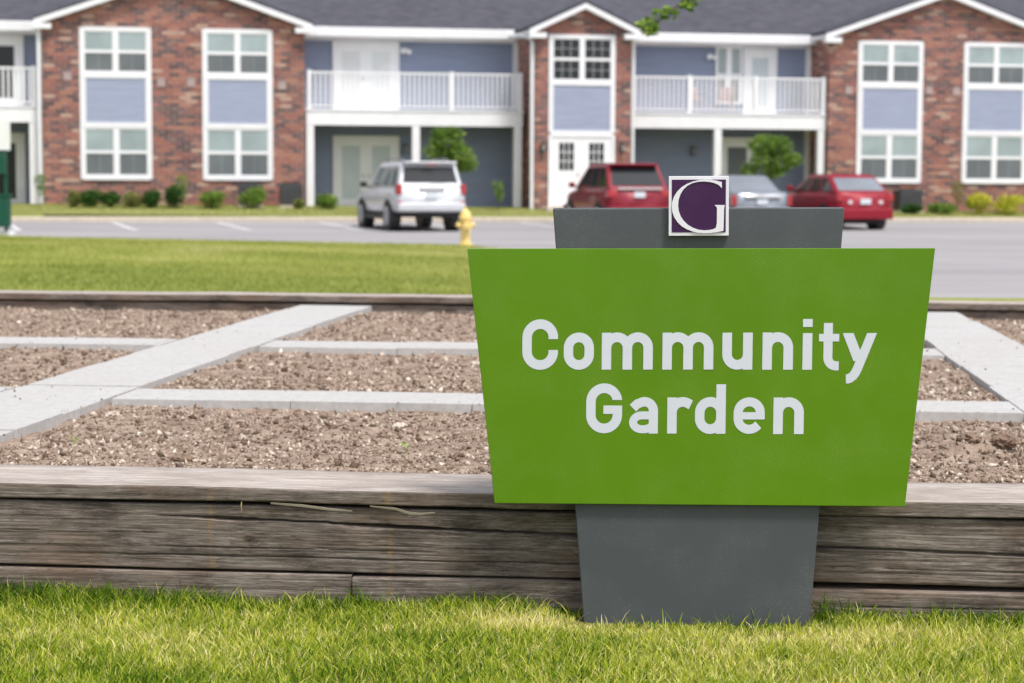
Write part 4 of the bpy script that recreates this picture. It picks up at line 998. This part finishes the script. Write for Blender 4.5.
# overhanging branch at the top: the low limb of a tree that stands right of the picture
def big_tree():
    tx, ty = 6.6, 17.5; z0 = -.5
    e_ = empty('overhanging_tree', (tx, ty, z0), 0, 'leafy branch tip of a tree hanging into the top edge above the stair tower', 'tree')
    def L(p): return (p[0] - tx, p[1] - ty, p[2] - z0)
    t = MB(); t.tube([L((tx, ty, z0 - .2)), L((tx + .05, ty, 1.5)), L((tx - .1, ty + .1, 3.4)), L((tx + .1, ty, 5.5)), L((tx, ty, 7.5))], [.20, .16, .13, .09, .03], 10)
    t.tube([L((tx - .1, ty + .05, 3.2)), L((5.0, 17, 4.0)), L((3.2, 16.6, 3.7)), L((2.3, 16.2, 3.05)), L((1.7, 16, 2.60)), L((1.35, 16, 2.38)), L((1.02, 15.95, 2.12))], [.08, .06, .04, .02, .011, .007, .003], 7)
    t.tube([L((2.3, 16.2, 3.05)), L((2.0, 16, 3.1)), L((1.5, 16, 2.85))], [.014, .008, .003], 6)
    for k in range(7):
        th = k * .9; t.tube([L((tx, ty, 4 + k * .4)), L((tx + 1.2 * math.cos(th), ty + 1.2 * math.sin(th), 5 + k * .4))], [.05, .012], 6)
    t.build('trunk', M['bark'], e_)
    lob = []
    for k in range(9): th = k * .9; lob.append((1.2 * math.cos(th), 1.2 * math.sin(th), 5.6 + (k % 4) * .65, .8, .8, .5, 1))
    leaves('crown', M['leaf'], e_, lob, 4200, .10, 401, 1.3)
    tip = [(1.07, 15.95, 2.17, .09, .10, .075, 1.2), (1.20, 16, 2.28, .10, .08, .05, .8), (1.42, 16, 2.45, .11, .1, .08, 1.2), (1.38, 16, 2.36, .07, .1, .05, .6), (1.6, 16, 2.52, .10, .1, .04, .8), (1.75, 16, 2.66, .15, .1, .06, .8), (1.5, 16, 2.62, .10, .1, .06, .6), (2.1, 16.1, 2.98, .3, .25, .14, 1.0), (2.7, 16.3, 3.4, .4, .3, .2, 1.2)]
    leaves('branch_leaves', M['leaf'], e_, [L(c[:3]) + tuple(c[3:]) for c in tip], 520, .038, 402, 1.3)
big_tree()

# ------------------------------------------------------------------ hydrant and waste station
def hydrant(x, y):
    z = -.47; e_ = empty('fire_hydrant', (x, y, z), R(15), 'yellow fire hydrant standing at the lawn edge behind the silver car', 'fire hydrant'); Yw = M['yellow']
    MB().lathe([(.12, -.08), (.12, .0), (.17, .0), (.17, .035), (.115, .04), (.115, .06), (.10, .07), (.10, .50), (.13, .505), (.13, .55)], 20).build('barrel', Yw, e_, smooth=False)
    b = MB().lathe([(.125, .552), (.14, .555), (.14, .585), (.115, .60), (.105, .66), (.075, .71), (.035, .735), (.03, .74)], 20).build('bonnet', Yw, e_)
    MB().lathe([(.028, .738), (.028, .79), (.02, .795)], 5).build('operating_nut', Yw, b)
    for sg in (-1, 1): MB().lathe([(.05, sg * .09), (.05, sg * .13), (.065, sg * .132), (.065, sg * .17), (.03, sg * .175), (.03, sg * .20)], 12, (0, 0, .42), 'x').build('nozzle_cap', Yw, e_)
    MB().lathe([(.07, -.09), (.07, -.14), (.09, -.142), (.09, -.19), (.035, -.195), (.03, -.225)], 14, (0, 0, .40), 'y').build('nozzle_cap', Yw, e_)
hydrant(-.97, 41.0)
def pet_station(x, y):
    z = -.44; e_ = empty('pet_waste_station', (x, y, z), 0, 'dark green pet waste station on a pole with a white sign, far left', 'waste station')
    MB().box(-.035, .035, .0, .07, -.1, 2.50).build('pole', M['green_metal'], e_)
    MB().box(-.16, .13, -.02, -.004, 1.92, 2.60).build('sign_plate', M['white_vinyl'], e_, bevel=.01)
    d = MB().box(-.17, .03, -.16, -.004, 1.38, 1.86).build('bag_dispenser', M['green_metal'], e_, bevel=.02)
    bn = MB().box(-.25, .13, -.30, -.004, .18, .88).build('bin', M['green_metal'], e_, bevel=.02)
    MB().prism([(-.27, .882), (.18, .882), (.18, .93), (-.27, .93)], -.32, .0).build('lid', M['green_metal'], bn)
    MB().box(-.12, .18, -.14, .16, -.1, .09).build('footing', M['white'], e_, bevel=.02)
pet_station(-11.56, 45.5)

# ------------------------------------------------------------------ cars  (local: x right, y forward, z up, origin under the middle)
def loft(st, name, mat, par, bevel=0):
    """st: list of (y, rings[(x,z)...]) half sections from bottom centre to top centre, mirrored"""
    m = MB(); vs = []; fs = []; n = None
    for y_, half in st:
        ring = [(x_, y_, z_) for x_, z_ in half] + [(-x_, y_, z_) for x_, z_ in half[::-1]]
        n = len(ring); vs += ring
    for i in range(len(st) - 1):
        for k in range(n): a_ = i * n + k; b_ = i * n + (k + 1) % n; fs.append((a_, b_, b_ + n, a_ + n))
    fs.append(tuple(range(n))[::-1]); fs.append(tuple(range((len(st) - 1) * n, len(st) * n)))
    m.add(vs, fs); o = m.build(name, mat, par, bevel=bevel, smooth=True)
    bm = bmesh.new(); bm.from_mesh(o.data); bmesh.ops.recalc_face_normals(bm, faces=bm.faces[:]); bm.to_mesh(o.data); bm.free()
    return o
def sect(w_, zb, zt, sh=.0, crown=.02):
    zm = zb + (zt - zb) * .55
    return [(0, zb), (w_ * .86, zb), (w_ * .97, zb + .07), (w_, zm), (w_ * .985, zt - .14), (w_ * .94, zt - .04), (w_ * .86, zt), (0, zt + crown)]
def car(name, loc, rz, sp, paintm, label):
    e_ = empty(name, loc, rz, label, 'car', 'cars parked nose-in along the kerb'); W = sp['w'] / 2; P = M[paintm]
    Lr, Lf = sp['rear'], sp['front']; bz = sp['belt']
    body = loft([(yy, sect(W * ww, zb, zt)) for yy, ww, zb, zt in sp['body']], 'body', P, e_)
    # cabin frustum
    (br, bf), (tr, tf) = sp['cab_base'], sp['cab_top']; zt = sp['h']; wb, wt = W * sp['cw'][0], W * sp['cw'][1]; z0 = bz - .02
    ym = (br + bf) / 2
    def ring(y_, w_, z_): return (y_, w_, z_)
    m = MB(); yb_, yt_ = [br, bf], [tr, tf]
    V8 = [(-wb, br, z0), (wb, br, z0), (wb, bf, z0), (-wb, bf, z0), (-wt, tr, zt - .03), (wt, tr, zt - .03), (wt * .97, tf, zt - .05), (-wt * .97, tf, zt - .05), (-wt * .9, tr + .12, zt), (wt * .9, tr + .12, zt), (wt * .88, tf - .15, zt - .005), (-wt * .88, tf - .15, zt - .005)]
    m.add(V8, [(0, 3, 2, 1), (0, 1, 5, 4), (2, 3, 7, 6), (1, 2, 6, 5), (3, 0, 4, 7), (4, 5, 9, 8), (6, 7, 11, 10), (5, 6, 10, 9), (7, 4, 8, 11), (8, 9, 10, 11)])
    m.build('cabin', P, e_, bevel=.075, seg=4)
    A = [np.array(v) for v in V8]
    def pane(nm, c4, s0, s1, t0, t1, push, mat=M['car_glass'], par=e_):
        a_, b_, c_, d_ = c4   # bottom-left, bottom-right, top-right, top-left
        def P_(s_, t_): return (a_ * (1 - s_) + b_ * s_) * (1 - t_) + (d_ * (1 - s_) + c_ * s_) * t_
        nrm = np.cross(b_ - a_, d_ - a_); nrm /= np.linalg.norm(nrm)
        q = [P_(s0, t0), P_(s1, t0), P_(s1, t1), P_(s0, t1)]
        vs = [v + nrm * push for v in q] + [v - nrm * .02 for v in q]
        return MB().add(vs, [(0, 1, 2, 3), (1, 0, 4, 5), (2, 1, 5, 6), (3, 2, 6, 7), (0, 3, 7, 4)]).build(nm, mat, par)
    pane('rear_window', (A[0], A[1], A[5], A[4]), .07, .93, sp.get('rw0', .16), sp.get('rw1', .84), .006, M[sp.get('rg', 'car_glass')])
    pane('windshield', (A[2], A[3], A[7], A[6]), .06, .94, .08, .93, .006)
    for side, c4 in (('r', (A[1], A[2], A[6], A[5])), ('l', (A[3], A[0], A[4], A[7]))):
        cuts = sp['side']     # fractions from the rear
        for s0, s1 in cuts:
            if side == 'l': s0, s1 = 1 - s1, 1 - s0
            pane('side_window', c4, s0, s1, .12, .86, .006)
    # wheels
    for sx in (-1, 1):
        for wy in sp['axles']:
            r_ = sp['wr']; xo = sx * (W + .004)
            a_ = MB().lathe([(r_ + .05, 0), (r_ + .05, .28)], 28, (sx * (W - .27) if sx > 0 else -(W + .006), wy, r_), 'x'); 
            a_.build('wheel_arch', M['dark'], e_)
            wh = empty_part('wheel', e_, (sx * (W - .105), wy, r_))
            MB().lathe([(r_ * .72, -.115), (r_ * .96, -.11), (r_, -.07), (r_, .07), (r_ * .96, .11), (r_ * .72, .115)], 28, axis='x').build('tyre', M['tyre'], wh)
            rm = MB().lathe([(r_ * .70, sx * .03), (r_ * .70, sx * .118)], 24, axis='x'); 
            for k in range(6):
                th = k * math.pi / 3; cth, sth = math.cos(th), math.sin(th); rm.box(0, 0, 0, 0, 0, 0) if 0 else rm.tube([(sx * .122, cth * r_ * .1, sth * r_ * .1), (sx * .122, cth * r_ * .64, sth * r_ * .64)], [.04, .03], 6)
            rm.build('rim', M['rim'], wh)
    # underside between the axles
    MB().box(-W * .8, W * .8, Lr + .35, Lf - .4, sp['body'][2][2] - .10, sp['body'][2][2] + .02).build('underbody', M['dark'], e_)
    # lamps, bumper, plate
    for sx in (-1, 1):
        x0, x1, z0_, z1_ = sp['lamp']; xa, xb = (x0, x1) if sx > 0 else (-x1, -x0)
        tl = MB().box(xa, xb, Lr - sp.get('lp', .02), Lr + .22, z0_, z1_).build('taillight', M['tail'], e_, bevel=.025)
        if sp.get('rev'): c_ = sp['rev']; MB().box(*((c_[0], c_[1]) if sx > 0 else (-c_[1], -c_[0])), Lr - .035, Lr + .05, c_[2], c_[3]).build('reversing_lens', M['tail_clear'] if not sp.get('revred') else M['tail'], tl, bevel=.02)
        MB().box(sx * (W * .62) - .12, sx * (W * .62) + .12, Lf - .12, Lf - .0, bz - .36, bz - .22).build('headlight', M['tail_clear'], e_, bevel=.02)
        mr = MB().box(sx * (W + .02) + (-.0 if sx > 0 else -.17), sx * (W + .02) + (.17 if sx > 0 else 0), bf - .42, bf - .28, bz + .02, bz + .17).build('mirror', M[sp.get('mir', paintm)], e_, bevel=.03)
        MB().box(min(sx * W * .88, sx * (W + .05)), max(sx * W * .88, sx * (W + .05)), bf - .40, bf - .32, bz + .02, bz + .06).build('mirror_arm', M['dark'], mr)
        for k in sp['handles']: MB().box(sx * W * .985 - .02, sx * W * .985 + .02, k, k + .16, bz - .16, bz - .125).build('door_handle', M[sp.get('hm', paintm)], e_, bevel=.008)
    b0, b1 = sp['bump']
    MB().box(-W * .95, W * .95, Lr - .07, Lr + .3, b0, b1).build('rear_bumper', M[sp.get('bm', paintm)], e_, bevel=.05, seg=3)
    MB().box(-W * .92, W * .92, Lf - .3, Lf + .05, b0, b1).build('front_bumper', M[sp.get('bm', paintm)], e_, bevel=.05, seg=3)
    pz = sp['plate']; MB().box(-.155, .155, Lr - .085 if pz < b1 else Lr - .035, Lr, pz, pz + .15).build('licence_plate', M['plate'], e_)
    return e_, W
def empty_part(name, par, loc):
    o = bpy.data.objects.new(name, None); COL.objects.link(o); o.parent = par; o.location = loc; return o

SUV = dict(w=1.90, h=1.77, rear=-2.32, front=2.34, belt=1.08, cab_base=(-2.26, 1.05), cab_top=(-2.0, .25), cw=(.93, .78),
           body=[(-2.32, .88, .55, 1.04), (-2.27, .96, .50, 1.10), (-1.6, .99, .44, 1.12), (0, 1, .42, 1.10), (1.0, .99, .42, 1.08), (1.9, .96, .44, .99), (2.25, .86, .42, .90), (2.34, .74, .48, .80)],
           side=[(.05, .27), (.31, .57), (.60, .88)], axles=(-1.40, 1.40), wr=.375, lamp=(.79, .918, .93, 1.20), rev=(.78, .89, .70, .76), revred=1, bump=(.50, .72), plate=.84, handles=(-.55, .45), rw0=.26, rw1=.84, lp=.03, mir='dark')
e_, W = car('parked_car', (-2.80, 53.5, -.47), R(18), SUV, 'paint_silver', 'silver-white SUV with roof rails parked at the far left of the cars, rear towards us')
for sx in (-1, 1):
    MB().tube([(sx * .60, -1.7, 1.77), (sx * .60, -1.6, 1.84), (sx * .60, -.2, 1.84), (sx * .60, -.1, 1.76)], .022, 6).build('roof_rail', M['galv'], e_)
    MB().box(sx * .91 - .04, sx * .91 + .04, -1.0, 1.0, .28, .40).build('running_board', M['dark'], e_)
MB().box(-.70, .70, -2.24, -1.9, 1.725, 1.785).build('spoiler', M['paint_silver'], e_, bevel=.02)
MB().box(-.14, .14, -2.255, -2.235, 1.68, 1.705).build('brake_light', M['tail'], e_)
MB().tube([(0, -2.30, 1.20), (.05, -2.27, 1.27), (.42, -2.24, 1.33)], .009, 5).build('wiper', M['dark'], e_)
MB().box(-.35, .35, -2.36, -2.30, 1.05, 1.09).build('tailgate_trim', M['chrome'], e_)

CROSS_ = dict(w=1.82, h=1.78, rear=-2.28, front=2.35, belt=1.08, cab_base=(-2.22, 1.15), cab_top=(-1.62, .2), cw=(.94, .80),
           body=[(-2.28, .84, .42, 1.02), (-2.22, .95, .34, 1.10), (-1.5, .99, .28, 1.12), (0, 1, .26, 1.09), (1.1, .99, .28, 1.06), (1.9, .94, .32, .96), (2.28, .82, .38, .84), (2.35, .7, .45, .72)],
           side=[(.06, .28), (.32, .58), (.61, .88)], axles=(-1.38, 1.42), wr=.35, lamp=(.62, .90, .86, 1.04), bump=(.34, .62), plate=.86, handles=(-.55, .45), rw0=.15, rw1=.88)
e2, W = car('parked_car', (2.84, 55.6, -.47), R(14), CROSS_, 'paint_red', 'dark red SUV parked behind the top left of the sign post')
MB().box(-.66, .66, -1.86, -1.5, 1.715, 1.775).build('spoiler', M['paint_red'], e2, bevel=.02)
MB().box(-.62, .62, -2.33, -2.27, 1.07, 1.12).build('tailgate_trim', M['chrome'], e2, bevel=.01)
SED = dict(w=1.76, h=1.46, rear=-2.28, front=2.30, belt=.98, cab_base=(-1.72, 1.15), cab_top=(-.95, .10), cw=(.90, .70),
           body=[(-2.28, .84, .42, .94), (-2.2, .94, .32, 1.0), (-1.6, .98, .26, 1.02), (-.5, 1, .24, .98), (1.1, .99, .26, .96), (1.9, .93, .30, .86), (2.25, .82, .36, .76), (2.30, .7, .45, .66)],
           side=[(.10, .44), (.48, .84)], axles=(-1.33, 1.33), wr=.32, lamp=(.74, .875, .62, .92), rg='rear_glass', bump=(.30, .58), plate=.66, handles=(-.75, .25), rw0=.06, rw1=.92)
e3, W = car('parked_car', (6.45, 57.6, -.47), R(12), SED, 'paint_grey', 'silver-blue sedan parked between the two red cars behind the letter plaque')
MB().box(-.52, .52, -2.34, -2.27, .84, .90).build('tailgate_trim', M['chrome'], e3, bevel=.01)
HAT = dict(w=1.76, h=1.52, rear=-2.14, front=2.15, belt=1.02, cab_base=(-2.02, 1.10), cab_top=(-1.22, .15), cw=(.94, .79),
           body=[(-2.14, .80, .40, .96), (-2.08, .93, .30, 1.03), (-1.4, .99, .25, 1.05), (0, 1, .24, 1.03), (1.1, .99, .26, 1.0), (1.75, .92, .30, .92), (2.08, .80, .36, .82), (2.15, .7, .44, .70)],
           side=[(.07, .30), (.34, .60), (.63, .88)], axles=(-1.29, 1.30), wr=.33, rg='rear_glass', lamp=(.66, .85, .78, .99), rev=(.40, .52, .70, .80), revred=0, bump=(.28, .58), plate=.70, handles=(-.6, .4), rw0=.14, rw1=.84)
e4, W = car('parked_car', (9.12, 57.0, -.48), R(16), HAT, 'paint_red_hatch', 'bright crimson compact hatchback parked furthest right')

def patio_chair(u, yy, rz, lab):
    X, Y = bw(u, -yy); e_ = empty('patio_chair', (X, Y, 2.992), AB + rz, lab, 'chair', 'red chairs on the right balcony'); Rd = M['chair']
    MB().box(-.23, .23, -.22, .22, .40, .43).build('seat', Rd, e_, bevel=.01)
    MB().add([(-.22, .20, .44), (.22, .20, .44), (.22, .32, .88), (-.22, .32, .88), (-.22, .225, .44), (.22, .225, .44), (.22, .345, .88), (-.22, .345, .88)], [(0, 1, 2, 3), (5, 4, 7, 6), (1, 5, 6, 2), (4, 0, 3, 7), (3, 2, 6, 7), (4, 5, 1, 0)]).build('backrest', Rd, e_)
    for sx in (-1, 1):
        for sy in (-1, 1): MB().tube([(sx * .21, sy * .20, .40), (sx * .23, sy * .23, .005)], .014, 6).build('leg', Rd, e_)
        MB().box(sx * .235 - .02, sx * .235 + .02, -.20, .24, .60, .625).build('armrest', Rd, e_)
M['chair'] = plain('faded_red_plastic', (.42, .30, .29), .6)
patio_chair(6.35, 1.05, .5, 'faded red chair on the right balcony, left of the other red chair')
patio_chair(7.25, 1.05, -.4, 'faded red chair on the right balcony, nearer the glazed door')
